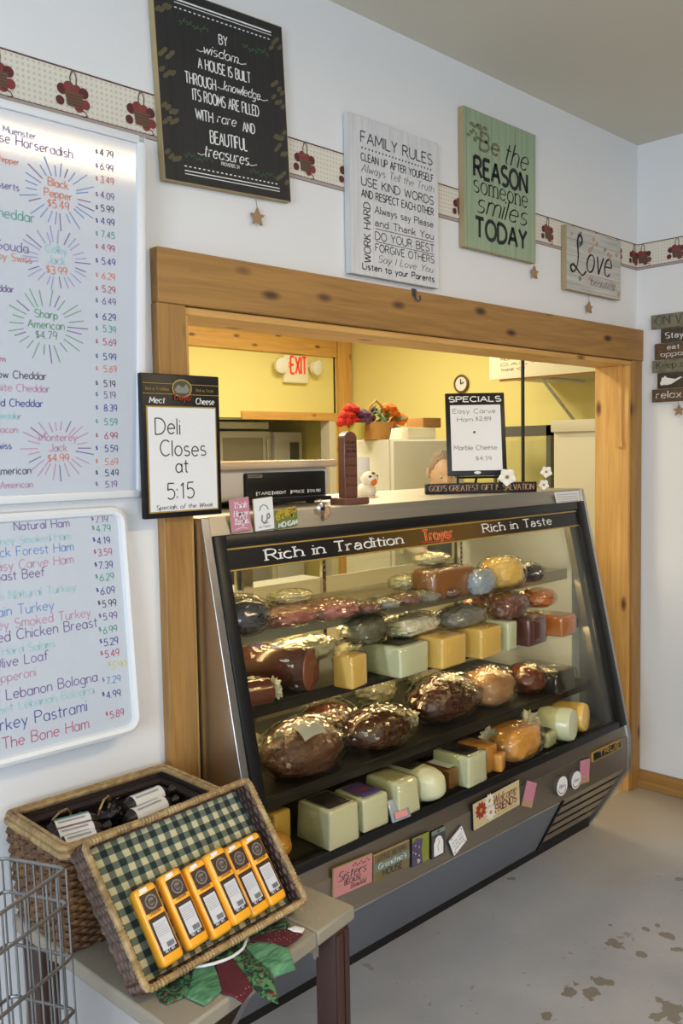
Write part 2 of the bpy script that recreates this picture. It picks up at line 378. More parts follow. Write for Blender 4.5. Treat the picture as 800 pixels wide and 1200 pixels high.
def ribbon(mb, pts, wd, m, cal=False):
    n = len(pts)
    if n < 2: return
    L, Rr = [], []
    for i in range(n):
        a = pts[max(0, i-1)]; b = pts[min(n-1, i+1)]
        dx, dy = b[0]-a[0], b[1]-a[1]; l = math.hypot(dx, dy) or 1e-6; nx, ny = -dy/l, dx/l
        h = wd/2*((.38+.62*abs(nx*.96-ny*.28)) if cal else 1)
        L.append((pts[i][0]+nx*h, pts[i][1]+ny*h)); Rr.append((pts[i][0]-nx*h, pts[i][1]-ny*h))
    return L, Rr
def corners(st):                            # split strokes at sharp corners so that their ends stay full width
    out = []
    for pl in st:
        cur = [pl[0]]
        for i in range(1, len(pl)):
            cur.append(pl[i])
            if i < len(pl)-1:
                a = math.atan2(pl[i][1]-pl[i-1][1], pl[i][0]-pl[i-1][0]); b = math.atan2(pl[i+1][1]-pl[i][1], pl[i+1][0]-pl[i][0])
                if abs((b-a+math.pi) % (2*math.pi)-math.pi) > .9: out.append(cur); cur = [pl[i]]
        out.append(cur)
    return out
def text(mb, s, o, ex, ey, size, wd, m=0, align='l', slant=0, cal=False, serif=False, track=.17, fit=None, lift=0, jit=0, script=False):
    """Letters of height `size` along ex from o; fit = total width wanted."""
    o, ex, ey = V(o), V(ex), V(ey); nrm = ex.cross(ey)
    tot = sum(G.get(c, G[' '])[0]+track for c in s)-track
    sx = 1 if not fit else fit/(tot*size)
    x = {'l': 0, 'c': -tot/2, 'r': -tot}[align]
    for c in s:
        adv, st = G.get('aa' if serif and c == 'a' else c, G[' '])
        jy = random.uniform(-jit, jit); jr = random.uniform(-jit, jit)*.6
        if script and c != ' ': st = list(st)+[[(adv*.92, .03), (adv+track*.5, .02), (adv+track+.04, .22)]]
        for pl in corners(st):
            pts = [((x+px+py*slant)*sx, py+jy+px*jr) for px, py in pl]
            L, Rr = ribbon(mb, pts, wd/size, m, cal)
            k = len(pts)
            mb.add([o+ex*(p[0]*size)+ey*(p[1]*size)+nrm*lift for p in L+Rr], [(i, i+1, k+i+1, k+i) for i in range(k-1)], m)
            if serif:
                for e, q in ((0, 1), (-1, -2)):
                    a, b = pts[e], pts[q]
                    if abs(b[0]-a[0]) < .5*abs(b[1]-a[1]) and min(abs(pl[e][1]-t) for t in (0, .62, 1, -.35)) < .03 and abs(b[1]-a[1]) > .2:
                        h = .13*sx; t = wd/size*.42; y0 = a[1]-(t if a[1] > .3 else 0)
                        mb.add([o+ex*(px*size)+ey*(py*size)+nrm*lift for px, py in ((a[0]-h, y0), (a[0]+h, y0), (a[0]+h, y0+t), (a[0]-h, y0+t))], [(0, 1, 2, 3)], m)
        x += adv+track
    return tot*size*sx

# ================================================================== the setting
WX, CE = 3.875, 2.962                       # right wall face, ceiling height
OX0, OX1, OZ = 1.373, 3.79, 1.989           # the serving opening
KX, KY = 5.93, 3.90                         # kitchen right and back wall faces

def concrete():
    t = NT('painted_concrete'); v = t.mapping((1, 1, 1))
    base = t.ramp(t.noise(v, 3.2, 8, .4), [(.3, (.30, .325, .375)), (.7, (.40, .425, .47))])
    fine = t.noise(v, 40, 5); base = t.mix(t.math('MULTIPLY', fine, .35), base, (.27, .27, .28))
    # paint worn through to bare brown concrete: spots and the trodden strip by the end of the case
    sp = t.ramp(t.noise(t.mapping((1, 1, 1), rot=(0, 0, .4)), 3.6, 4, .9), [(.74, (0, 0, 0)), (.75, (1, 1, 1))])
    base = t.mix(sp, base, (.20, .175, .13))
    sp2 = t.ramp(t.noise(t.mapping((1, 1, 1), rot=(0, 0, 1.9)), 17, 3, .5), [(.70, (0, 0, 0)), (.72, (1, 1, 1))])
    base = t.mix(t.math('MULTIPLY', sp2, .6), base, (.20, .18, .15))
    sep = t.n('ShaderNodeSeparateXYZ'); t.l(t.tc.outputs['Object'], sep.inputs[0])
    dx = t.math('SUBTRACT', sep.outputs[0], FLX(3.75)); dy = t.math('SUBTRACT', sep.outputs[1], FLY(-.15))
    d = t.math('SQRT', t.math('ADD', t.math('MULTIPLY', dx, t.math('MULTIPLY', dx, 1.1)), t.math('MULTIPLY', dy, t.math('MULTIPLY', dy, 2.2))))
    d = t.math('ADD', d, t.math('MULTIPLY', t.math('SUBTRACT', t.noise(v, 5, 6, .6), .5), .75))
    wn = t.ramp(d, [(.30, (1, 1, 1)), (1.0, (0, 0, 0))])
    base = t.mix(t.math('MULTIPLY', wn, .85), base, (.44, .37, .27))
    for px, py, r in ((728, 1107, .055), (757, 1090, .03), (782, 1098, .035), (690, 1163, .06), (668, 1163, .04), (784, 1186, .08), (752, 1118, .022), (770, 1085, .02), (715, 1084, .012), (795, 1030, .02), (600, 1030, .03), (700, 1150, .05), (640, 1190, .025), (793, 1113, .03)):
        c = on(px, py, 'z', 0); ex_ = t.math('SUBTRACT', sep.outputs[0], FLX(c.x)); ey_ = t.math('SUBTRACT', sep.outputs[1], FLY(c.y))
        dd = t.math('SQRT', t.math('ADD', t.math('MULTIPLY', ex_, ex_), t.math('MULTIPLY', ey_, ey_)))
        dd = t.math('ADD', dd, t.math('MULTIPLY', t.math('SUBTRACT', t.noise(v, 16+r*60, 4), .5), r*2.6))
        base = t.mix(t.math('MULTIPLY', t.math('LESS_THAN', dd, r*.52), .8), base, (.155, .135, .10))
    sp3 = t.ramp(t.noise(v, 75, 2), [(.735, (0, 0, 0)), (.75, (1, 1, 1))]); base = t.mix(t.math('MULTIPLY', sp3, .75), base, (.13, .115, .10))
    t.col(base); t.rough(.38); t.bump(fine, .12, .002); return t.m
FLX = lambda x: x-.4375; FLY = lambda y: y+2.75      # floor mesh origin
M['concrete'] = concrete()

struct(MB().box(-3, WX, -5.5, .0, -.05, 0).build('floor', 'concrete'))
struct(MB().box(-1.2, KX, 0.0, KY+1.7, -.05, 0).build('floor', 'kitchen_floor'))
struct(MB().box(-3, WX+.14, -5.5, 0, CE, CE+.08).build('ceiling', 'ceiling_paint'))
struct(MB().box(-1.2, KX, .14, KY+1.7, CE, CE+.08).build('ceiling', 'white'))
wf = MB()
for a in ((-3, OX0, 0, CE), (OX1, WX+.14, 0, CE), (OX0, OX1, OZ, CE)): wf.box(a[0], a[1], 0, .13, a[2], a[3])
struct(wf.build('wall_front', 'wall_paint'))
wk = MB()
for a in ((-1.2, OX0, 0, CE), (OX1, KX, 0, CE), (OX0, OX1, OZ, CE)): wk.box(a[0], a[1], .13, .14, a[2], a[3])
struct(wk.build('wall_kitchen_front', 'yellow_paint'))
struct(MB().box(WX, WX+.14, -5.5, 0, 0, CE).build('wall_right', 'wall_paint'))
# left and back walls of the shop, each with an unseen window, added for the assumed daylight
wl = MB()
for y0, y1, z0, z1 in ((-5.5, -3.5, 0, CE), (-1.9, 0, 0, CE), (-3.5, -1.9, 0, .9), (-3.5, -1.9, 2.4, CE)): wl.box(-3.14, -3, y0, y1, z0, z1)
struct(wl.build('wall_left', 'wall_paint'))
wb = MB()
for x0, x1, z0, z1 in ((-3.14, -2.15, 0, CE), (-.25, WX+.14, 0, CE), (-2.15, -.25, 0, .9), (-2.15, -.25, 2.4, CE)): wb.box(x0, x1, -5.64, -5.5, z0, z1)
struct(wb.build('wall_back', 'wall_paint'))
def window(name, o, ex, n, wd, ht):
    f = MB(); o = V(o); ex = V(ex); n = V(n); z = V((0, 0, 1))
    for a, b, h0, h1 in ((-.07, 0, -.07, ht+.07), (wd, wd+.07, -.07, ht+.07), (0, wd, -.07, 0), (0, wd, ht, ht+.07), (wd/2-.02, wd/2+.02, 0, ht)):
        f.obox(o+ex*a+z*h0, ex*(b-a), n*.03, z*(h1-h0))
    r = struct(f.build(name, 'wood_z'))
    MB().obox(o-n*.08, ex*wd, n*.006, z*ht).build('pane', 'pane', r)
window('assumed_window_1', (-2.15, -5.5, .9), (1, 0, 0), (0, 1, 0), 1.9, 1.5)  # unseen windows, assumed so that the daylight lights have openings
window('assumed_window_2', (-3, -3.5, .9), (0, 1, 0), (1, 0, 0), 1.6, 1.5)

# cedar trim round the serving opening
struct(MB().box(1.2855, 3.872, -.036, 0, 1.991, 2.131).build('trim_1', 'wood_x', bevel=.003))
struct(MB().box(1.284, OX0-.002, -.032, 0, 0, 1.991).build('trim_2', 'wood_z', bevel=.003))
struct(MB().box(OX1-.004, 3.868, -.032, 0, 0, 1.991).build('trim_3', 'wood_z', bevel=.003))
jb = MB(); jb.box(OX1-.022, OX1, -.018, .15, 0, OZ-.02)
struct(jb.build('trim_4', 'pine_lit_z', bevel=.002))
struct(MB().box(OX0, OX0+.014, -.018, .15, 0, OZ-.02).build('trim_5', 'pine_lit_z', bevel=.002))
struct(MB().box(OX0, OX1, -.02, .15, OZ-.02, OZ).build('trim_6', 'pine_lit_x', bevel=.002))
struct(MB().box(OX1-.034, OX1-.021, .01, .028, 1.63, OZ-.02).box(OX1-.036, OX1-.021, .006, .032, 1.60, 1.63).build('trim_7', 'pine_lit_z'))
struct(MB().box(WX-.018, WX, -5.5, -.0, 0, .085).build('baseboard_right', 'wood_y', bevel=.003))
# unseen dark shelf unit, added at right to dull reflections in the case glass
P('walnut', (.055, .035, .022), .55, bump=.1, bscale=40)
su = thing('added_shelf_unit', (WX-.2, -2.3, 0), 'unseen dark shelf unit added along the right wall to dull glass reflections', 'shelf')
for y in (-.85, -1.95, -3.05, -4.1): MB().box(WX-.40, WX-.012, y-.02, y+.02, .0, 2.15).build('upright', 'walnut', su)
for z in (.10, .55, 1.0, 1.45, 2.11): MB().box(WX-.38, WX-.014, -4.08, -.87, z, z+.03).build('shelf', 'walnut', su)
MB().box(WX-.012, WX-.002, -4.1, -.85, 0, 2.15).build('back_panel', 'walnut', su)
# wallpaper border with hanging baskets of apples
def border_mat():
    t = NT('border_paper'); v = t.mapping((1, 1, 1), src='Object')
    vo = t.n('ShaderNodeTexVoronoi'); vo.inputs['Scale'].default_value = 75; vo.inputs['Randomness'].default_value = 0; t.l(v, vo.inputs['Vector'])
    t.col(t.mix(t.ramp(vo.outputs['Distance'], [(.22, (1, 1, 1)), (.3, (0, 0, 0))]), (.74, .70, .60), (.60, .54, .43))); t.rough(.8); return t.m
M['border_paper'] = border_mat(); P('apple_red', rgb(132, 58, 58), .7); P('apple_dark', rgb(92, 42, 44), .7); P('basket_print', rgb(104, 82, 62), .7); P('border_line', rgb(96, 62, 66), .7); P('border_mauve', rgb(172, 158, 152), .7)
def border(name, o, ex, n, length, starts):
    o, ex, n, z = V(o), V(ex), V(n), V((0, 0, 1)); b = MB()
    b.obox(o, ex*length, n*.0012, z*.117, 0)
    def strip(h0, h1, m, l=.0006): q = o+n*(.0012+l); b.poly([q+z*h0, q+ex*length+z*h0, q+ex*length+z*h1, q+z*h1], m)
    strip(.112, .116, 4); strip(.0, .011, 5); strip(.0105, .0125, 4, .0009); strip(0, .0016, 4, .0009)
    nb = int(length/.0035)
    for s in starts:
        c = o+ex*s+z*.06+n*.002
        b.poly([c+n*.0016+ex*a+z*h for a, h in ((-.024, .000), (.024, .002), (.019, -.032), (-.017, -.032))], 3)
        for k in range(4): b.poly([c+n*.0019+ex*a+z*h for a, h in ((-.021, -.005-k*.007), (.021, -.005-k*.007), (.021, -.0068-k*.007), (-.021, -.0068-k*.007))], 2)
        for i, (a, h, r) in enumerate(((-.03, .004, .013), (-.012, .012, .014), (.008, .009, .013), (.026, .006, .013), (-.002, -.012, .012), (.03, -.02, .012), (-.036, -.024, .011), (.012, -.03, .012))):
            b.disc(c+n*(.0004+.0001*i)+ex*a+z*h, ex, z, r, n=12, m=1 if i % 3 else 2)
        hp = [(-.006, .01), (-.009, .035), (-.004, .05), (.004, .05), (.008, .038), (.006, .012)]
        b.tube([c+ex*a+z*h+n*.0006 for a, h in hp], .0016, 4, 3)
        b.tube([c+ex*a+z*h+n*.0006 for a, h in ((.01, -.032), (.03, -.038), (.034, -.046), (.022, -.05))], .0013, 4, 2)
    return struct(b.build(name, ['border_paper', 'apple_red', 'apple_dark', 'basket_print', 'border_line', 'border_mauve']))
border('trim_8', (-.6, 0, 2.405), (1, 0, 0), (0, -1, 0), .6+WX-.001, [.6+1.088+.186*k for k in range(-8, 15)]+[.6+3.845])
border('trim_9', (WX, 0, 2.405), (0, -1, 0), (-1, 0, 0), 3.0, [.03]+[.19+.186*k for k in range(0, 6)])

# kitchen shell
P('back_grey', (.40, .38, .32), .6)
kb = MB()
for a in ((-1.2, 4.15, 0, CE), (4.15, 5.72, 1.90, CE), (5.70, KX+.1, 0, CE)): kb.box(a[0], a[1], KY, KY+.1, a[2], a[3])
struct(kb.build('wall_kitchen_back', 'yellow_paint'))
struct(MB().box(KX, KX+.1, 0, KY+1.7, 0, CE).build('wall_kitchen_right', 'yellow_paint'))
struct(MB().box(-1.3, -1.2, 0, KY+1.7, 0, CE).build('wall_kitchen_left', 'yellow_paint'))
struct(MB().box(-1.2, KX, KY+1.6, KY+1.7, 0, CE).build('wall_pantry', 'back_grey'))
struct(MB().box(3.3, 5.72, KY-.03, KY, 2.46, 2.625).build('trim_10', 'pine_lit_x', bevel=.003))
struct(MB().box(5.73, 5.90, KY-.035, KY, 0, CE).build('trim_11', 'pine_lit_z', bevel=.003))
struct(MB().box(4.62, 5.73, KY-.025, KY, 1.885, 1.955).build('trim_12', 'pine_lit_x', bevel=.003))
struct(MB().box(5.62, 5.70, KY-.02, KY+.1, 0, 1.885).build('trim_13', 'beige_laminate', bevel=.003))
for x, y, p, c in LAMPS+KLAMPS:  # unseen fixtures, added round the assumed fluorescent lights
    lf = thing('assumed_ceiling_light', (x, y, 2.88), ('assumed unseen fluorescent fixture on the shop ceiling' if y < 0 else 'assumed unseen fluorescent fixture on the kitchen ceiling')+(' in front of the deli case' if y < -1 and x > 1 else ' near the middle' if x < 3 else ' by the far wall'), 'ceiling light')
    MB().box(x-.64, x+.64, y-.30, y+.30, 2.885, CE).build('housing', 'white', lf)
    for a in (x-.64, x+.61): MB().box(a, a+.03, y-.30, y+.30, 2.86, 2.885).build('end_cap', 'white', lf)

# ================================================================== boards and signs on the walls
EX, EZ, EF = V((1, 0, 0)), V((0, 0, 1)), V((0, -1, 0))
def marker(name, r, g_, b_): P(name, rgb(r, g_, b_), .5); return name
INKS = [marker('m_black', 92, 88, 104), marker('m_blue', 82, 92, 160), marker('m_purple', 132, 112, 164), marker('m_red', 188, 104, 130), marker('m_orange', 222, 146, 122), marker('m_teal', 96, 170, 160), marker('m_pale_teal', 166, 206, 212), marker('m_lilac', 165, 160, 205), marker('m_green', 128, 168, 142), marker('m_pink', 200, 152, 180), marker('m_sky', 128, 156, 208), marker('m_yellow', 215, 215, 130)]
I_ = {n: i for i, n in enumerate(['k', 'b', 'p', 'r', 'o', 't', 'pt', 'l', 'g', 'pk', 's', 'y'])}

# upper whiteboard: leans a little out at its top
B0, B1 = V((0, -.022, 1.506)), V((0, -.075, 2.378))
def wbp(px, py, out=.0):
    n = (B1-B0).cross(EX).normalized()
    if n.y > 0: n = -n
    return onpl(px, py, B0+n*out, n), n
ub = thing('whiteboard', (.85, -.02, 1.50), 'large upper whiteboard with cheese names, starbursts and prices, bright glare along its top', 'whiteboard')
nW = wbp(0, 0)[1]; upW = (B1-B0).normalized()
tr = wbp(166, 166)[0]; br = wbp(162, 577)[0]; xr = (tr.x+br.x)/2; xl = .40; Hh = (tr-br).dot(upW)
O = V((xl, br.y, br.z)); Wd = xr-xl
MB().obox(O, EX*Wd, -nW*.012, upW*Hh).build('panel', 'whiteboard', ub)
fr = MB()
for a, b, c, d in ((-.006, Wd+.012, -.012, .008), (-.006, Wd+.012, Hh-.008, Hh+.012), (Wd-.010, Wd+.014, -.012, Hh+.012), (-.014, .008, -.012, Hh+.012)):
    fr.rbox(O+EX*a+upW*c+nW*.006, EX*(b-a), -nW*.022, upW*(d-c), .004)
fr.build('frame', 'white_plastic', ub)
wr = MB()
def wb_text(s, px, py, hpx, ink, wpx=1.2, fit_px=None, align='l', slant=.0):
    p = wbp(px, py)[0]; D = (p-CAM).dot(FW); k = D/FPX
    f = None
    if fit_px: f = (wbp(px+fit_px, py)[0]-p).length
    text(wr, s, p+nW*.0012, EX, upW, hpx*k, wpx*k, I_[ink], align=align, fit=f, jit=.03, slant=slant)
for s, y, h, ink, xe in (("Cream Cheese Horseradish", 186, 11, 'p', 85), ("Hot Pepper", 194, 7, 'o', 22), ("Blueberry Desserts", 224, 8, 'p', 22), ("Yellow Cheddar", 261, 12, 't', 40), ("Smoked Gouda", 297, 12, 'p', 33),
                     ("Baby Swiss", 309, 9, 'o', 37), ("Lite Cheddar", 343, 8, 'p', 16), ("Colby Longhorn", 424, 7, 'r', 6), ("Yellow Cheddar", 445, 9, 'k', 54), ("White Cheddar", 460, 9, 'pk', 58), ("Smoked Cheddar", 477, 9, 'b', 50),
                     ("Mild Cheddar", 491, 8, 'pt', 25), ("Provolone Bacon", 507, 8, 'pk', 20), ("Sliced Swiss", 526, 8, 'b', 13), ("White American", 555, 9, 'k', 36), ("Yellow American", 571, 8, 'pk', 38), ("Muenster", 164, 8, 'l', 42)):
    p0 = wbp(xe, y)[0]; k = (p0-CAM).dot(FW)/FPX
    text(wr, s, p0+nW*.0012, EX, upW, h*k*.95, 1.0*k, I_[ink], align='r', jit=.03)
for i, (s, ink, y) in enumerate(zip(("4.79", "6.99", "3.49", "4.09", "5.99", "4.99", "7.45", "4.99", "5.49", "6.29", "5.29", "6.49", "6.29", "5.39", "5.69", "5.99", "5.69", "5.19", "5.19", "8.39", "5.59", "6.99", "5.59", "5.69", "5.49", "5.19"),
        ('k', 'p', 'o', 'p', 'k', 'b', 't', 'r', 'b', 'o', 'r', 'p', 'b', 't', 'r', 'b', 'o', 'k', 'p', 'b', 't', 'r', 'b', 'o', 'k', 'p'),
        (182, 198, 213, 231, 246, 261, 276, 291, 307, 324, 339, 353, 371, 385, 400, 417, 431, 448, 461, 476, 492, 508, 523, 538, 551, 564))):
    wb_text('$', 112, y-2+i*.3, 5, ink, .85); wb_text(s, 117+i*.25, y+i*.3, 7.5, ink, 1.0)
def burst(cx, cy, r0, r1, ink, lines, ink2):
    c = wbp(cx, cy)[0]; k = (c-CAM).dot(FW)/FPX*1.05
    for i in range(26):
        a = 2*math.pi*i/26+random.uniform(-.06, .06); ra, rb = r0*random.uniform(.92, 1.05), r1*random.uniform(.85, 1.12)
        pts = [(math.cos(a)*q*1.22, math.sin(a)*q) for q in (ra, rb)]
        L, Rr = ribbon(None, pts, 1.1, 0)
        wr.add([c+nW*.0012+EX*(x*k)+upW*(y*k) for x, y in L+Rr], [(0, 1, 3, 2)], I_[ink if i % 5 else 'p'])
    for j, s in enumerate(lines):
        text(wr, s, c+nW*.0013+upW*((len(lines)/2-1-j)*11.5+2)*k, EX, upW, 8.5*k, 1.1*k, I_[ink2 if s[0] != '$' else ('g' if ink2 == 'g' else 'o')], align='c', jit=.04)
burst(68, 228, 20, 36, 's', ['Black', 'Pepper', '$5.49'], 'o'); burst(66, 305, 19, 34, 'l', ['Colby', 'Jack', '$3.99'], 'pt')
burst(54, 381, 22, 38, 'g', ['Sharp', 'American', '$4.79'], 'g'); burst(68, 525, 19, 34, 'pk', ['Monterey', 'Jack', '$4.99'], 'pk')
wr.build('writing', INKS, ub)

# lower whiteboard: round-cornered frame, leans out at its foot
B0b, B1b = V((0, -.062, .905)), V((0, -.018, 1.466)); upL = (B1b-B0b).normalized(); nL = upL.cross(EX).normalized(); nL = nL if nL.y < 0 else -nL
lp = lambda px, py: onpl(px, py, B0b, nL)
lb = thing('whiteboard', (.8, -.04, .90), 'smaller lower whiteboard with meat names and prices, rounded white frame', 'whiteboard')
q1, q0 = lp(141, 598), lp(158, 853); xr = (q1.x+q0.x)/2+.004; H2 = (q1-q0).dot(upL); O2 = V((.30, q0.y, q0.z)); W2 = xr-.30
MB().obox(O2+EX*.01+upL*.01, EX*(W2-.02), -nL*.01, upL*(H2-.02)).build('panel', 'whiteboard', lb)
rp = []
for cx, cy, a0 in ((W2-.03, .03, -90), (W2-.03, H2-.03, 0), (.03, H2-.03, 90), (.03, .03, 180)): rp += [(cx+.03*math.cos(R_(a0+t)), cy+.03*math.sin(R_(a0+t))) for t in (0, 22, 45, 68, 90)]
fb = MB(); fb.tube([O2+EX*a+upL*b for a, b in rp], .0125, 8, closed=True); fb.build('frame', 'white_plastic', lb)
wr = MB()
for s, y, h, ink, xe, yo in (("Natural Ham", 617, 10, 'p', 81, 0), ("Honey Smoked Ham", 632, 9, 'pt', 83, 0), ("Black Forest Ham", 645, 11, 's', 86, 0), ("Easy Carve Ham", 660, 11, 'pk', 86, 0), ("Roast Beef", 675, 11, 'p', 52, 0), ("Oven Natural Turkey", 692, 10, 'pt', 89, 0),
                     ("Plain Turkey", 714, 12, 's', 63, 0), ("Honey Smoked Turkey", 722, 11, 'pk', 106, 0), ("Breaded Chicken Breast", 734, 12, 'p', 114, 0), ("Hard Salami", 758, 10, 'pt', 64, 0), ("Olive Loaf", 773, 12, 'p', 56, 0), ("Pepperoni", 792, 11, 'pk', 42, 0),
                     ("Beef Lebanon Bologna", 798, 12, 'p', 114, 0), ("Sweet Lebanon Bologna", 812, 10, 'pt', 110, 0), ("Turkey Pastrami", 833, 14, 'b', 102, 0), ("Off The Bone Ham", 853, 13, 'r', 104, 0)):
    p0 = lp(xe, y); k = (p0-CAM).dot(FW)/FPX
    text(wr, s, p0+nL*.0008, EX, upL, h*k*.95, 1.1*k, I_[ink], align='r', jit=.03)
for s, y, ink, x in (("7.19", 613, 'p', 112), ("4.79", 624, 't', 113), ("4.19", 638, 'b', 114), ("3.59", 652, 'r', 115), ("7.39", 667, 'b', 116), ("6.29", 681, 't', 117), ("6.09", 697, 'b', 118), ("5.99", 712, 'k', 120), ("5.99", 727, 'p', 121), ("6.99", 743, 't', 121), ("5.29", 757, 'b', 122), ("5.49", 771, 'r', 123), ("5.99", 784, 'y', 132), ("7.29", 802, 's', 125), ("4.99", 819, 'b', 125), ("5.89", 842, 'r', 129)):
    p0 = lp(x, y); k = (p0-CAM).dot(FW)/FPX
    text(wr, s, p0+nL*.0008, EX, upL, 8*k, 1.05*k, I_[ink], jit=.03); text(wr, '$', lp(x-5, y-3)+nL*.0008, EX, upL, 5*k, 1.1*k, I_[ink])
wr.build('writing', INKS, lb)

# deli hours board hung over the left post
db = thing('menu_board', (1.33, -.04, 1.437), 'small black-framed board reading Deli Closes at 5:15, hung on the left post', 'sign')
lean = .012
dbx0, dbx1, dbz0, dbz1, dy = 1.2115, 1.4525, 1.4385, 1.8065, -.042
b = MB(); b.rbox((dbx0, dy, dbz0), (dbx1-dbx0, 0, 0), (0, -.016, 0), (0, 0, dbz1-dbz0), .003); b.build('frame', 'black', db)
b = MB(); y = dy-.0168
b.box(dbx0+.013, dbx1-.013, y, y+.003, dbz0+.014, dbz1-.082, 1); y2 = y-.0006
b.poly([(dbx0+.0165, y2, dbz0+.0175), (dbx1-.0165, y2, dbz0+.0175), (dbx1-.0165, y2, dbz1-.0855), (dbx0+.0165, y2, dbz1-.0855)], 0)
b.build('writing_panel', ['white', 'gold'], db)
t = MB(); wd_ = dbx1-dbx0; cx = (dbx0+dbx1)/2; y3 = y-.0014
for s, z, h, o in (("Deli", 1.653, .041, -.046), ("Closes", 1.597, .040, -.0), ("at", 1.555, .036, -.006), ("5:15", 1.487, .041, -.012)):
    text(t, s, (cx+o, y3, z), EX, EZ, h, .0030, 0, align='c', jit=.03)
text(t, "Specials of the Week", (cx, y3, 1.4605), EX, EZ, .0115, .0017, 0, align='c', slant=.2, cal=True, fit=.175)
text(t, "Meat", (dbx0+.022, y3, dbz1-.075), EX, EZ, .0155, .0028, 1, slant=.15, cal=True, fit=.045); text(t, "Cheese", (dbx1-.078, y3, dbz1-.075), EX, EZ, .0155, .0028, 1, slant=.15, cal=True, fit=.058)
text(t, "Rich in Tradition", (dbx0+.012, y3, dbz1-.043), EX, EZ, .008, .001, 2, cal=True, fit=.068); text(t, "Rich in Taste", (dbx1-.076, y3, dbz1-.043), EX, EZ, .008, .001, 2, cal=True, fit=.055)
for zz in (dbz1-.026, dbz1-.052): t.box(dbx0+.004, dbx1-.004, y3, y3+.001, zz, zz+.0015, 2)
t.build('lettering', ['ink_black', 'ink_white', 'gold'], db)
P('badge_green', rgb(70, 78, 66), .5); P('badge_red', rgb(150, 45, 35), .5); P('badge_grey', rgb(135, 130, 118), .5)
e = MB(); e.disc((cx, y3-.0005, dbz1-.036), EX, EZ, .031, .024, 24, 1); e.disc((cx, y3-.0009, dbz1-.036), EX, EZ, .027, .020, 24, 0)
e.poly([(cx-.024, y3-.0013, dbz1-.04), (cx-.012, y3-.0013, dbz1-.026), (cx+.002, y3-.0013, dbz1-.034), (cx+.014, y3-.0013, dbz1-.024), (cx+.024, y3-.0013, dbz1-.04), (cx+.015, y3-.0013, dbz1-.048), (cx-.015, y3-.0013, dbz1-.048)], 3)
text(e, "Troyer", (cx, y3-.002, dbz1-.066), EX, EZ, .016, .0036, 2, align='c', cal=True, fit=.056)
e.build('emblem', ['badge_green', 'gold', 'badge_red', 'badge_grey'], db)

# decorative word signs
def panel_sign(name, x0, x1, z0, z1, label, face, edge, y=-.004, th=.022):
    r = thing(name, ((x0+x1)/2, y, z0), label, 'sign')
    b = MB(); b.box(x0, x1, y-th, y, z0, z1, 1); f = y-th-.0004
    b.poly([(x0+.002, f, z0+.002), (x1-.002, f, z0+.002), (x1-.002, f, z1-.002), (x0+.002, f, z1-.002)], 0)
    b.build('board', [face, edge], r); return r, f-.0006
def planks(name, a, b_, line, vertical=True, n=5, w=.4, org=0):
    t = NT(name); sc = (14, 14, 1.0) if vertical else (1.0, 14, 14)
    c = t.ramp(t.noise(t.mapping(sc), 3, 6, .6), [(.3, a), (.7, b_)])
    sep = t.n('ShaderNodeSeparateXYZ'); t.l(t.tc.outputs['Object'], sep.inputs[0])
    fr_ = t.math('FRACT', t.math('MULTIPLY', t.math('ADD', sep.outputs[0 if vertical else 2], 10), n/w))
    t.col(t.mix(t.ramp(fr_, [(0.0, (1, 1, 1)), (.035, (0, 0, 0))]), c, line)); t.rough(.6); M[name] = t.m
P('sign_edge_tan', rgb(168, 150, 110), .7); P('sign_edge_white', rgb(205, 205, 205), .7)
planks('black_planks', (.014, .014, .015), (.022, .022, .024), (.006, .006, .006), True, 6, .43)
planks('white_planks', (.62, .62, .63), (.74, .74, .75), (.50, .50, .52), True, 5, .43)
planks('green_planks', (.27, .36, .23), (.36, .45, .30), (.16, .22, .13), True, 3, .445)
planks('love_planks', (.40, .39, .35), (.62, .60, .55), (.14, .12, .10), False, 4, .26)
P('leaf_green', rgb(62, 92, 58), .7); P('leaf_tan', rgb(92, 84, 60), .7); P('peach', rgb(186, 152, 128), .7); P('brown_ink', rgb(96, 74, 60), .6)

s1, y = panel_sign('wall_sign', 1.322, 1.752, 2.315, 2.80, 'large black sign about wisdom building a house, nearest the top left corner', 'black_planks', 'sign_edge_tan')
t = MB(); c = 1.537
for s, z, h, wd_, st, fit in (("BY", 2.697, .024, .0032, 0, .028), ("wisdom", 2.660, .026, .0032, 1, .115), ("A HOUSE IS BUILT", 2.618, .027, .0032, 0, .175), ("THROUGH", 2.572, .028, .0032, 2, .098), ("knowledge", 2.579, .025, .0032, 3, .125),
                      ("ITS ROOMS ARE FILLED", 2.533, .028, .0032, 0, .222), ("WITH", 2.485, .027, .0032, 4, .055), ("rare", 2.490, .026, .0032, 5, .062), ("AND", 2.483, .026, .0032, 6, .042), ("BEAUTIFUL", 2.432, .032, .0034, 0, .125), ("treasures", 2.394, .031, .0038, 1, .15), ("PROVERBS 24", 2.379, .009, .0012, 0, .062)):
    xo = {0: 0, 1: -.012, 2: -.083, 3: .055, 4: -.078, 5: -.005, 6: .072}[st]; scr = st in (1, 3, 5)
    text(t, s, (c+xo, y, z), EX, EZ, h, wd_, 0, align='c', slant=.25 if scr else 0, cal=scr, fit=fit)
    if scr and st != 5: t.tube([(c+xo-fit/2-.02, y, z+.004), (c+xo-fit/2-.008, y, z+.001), (c+xo-fit/2+.002, y, z+.005)], .0011, 4); t.tube([(c+xo+fit/2-.004, y, z+.004), (c+xo+fit/2+.012, y, z+.001), (c+xo+fit/2+.03, y, z+.006)], .0011, 4)
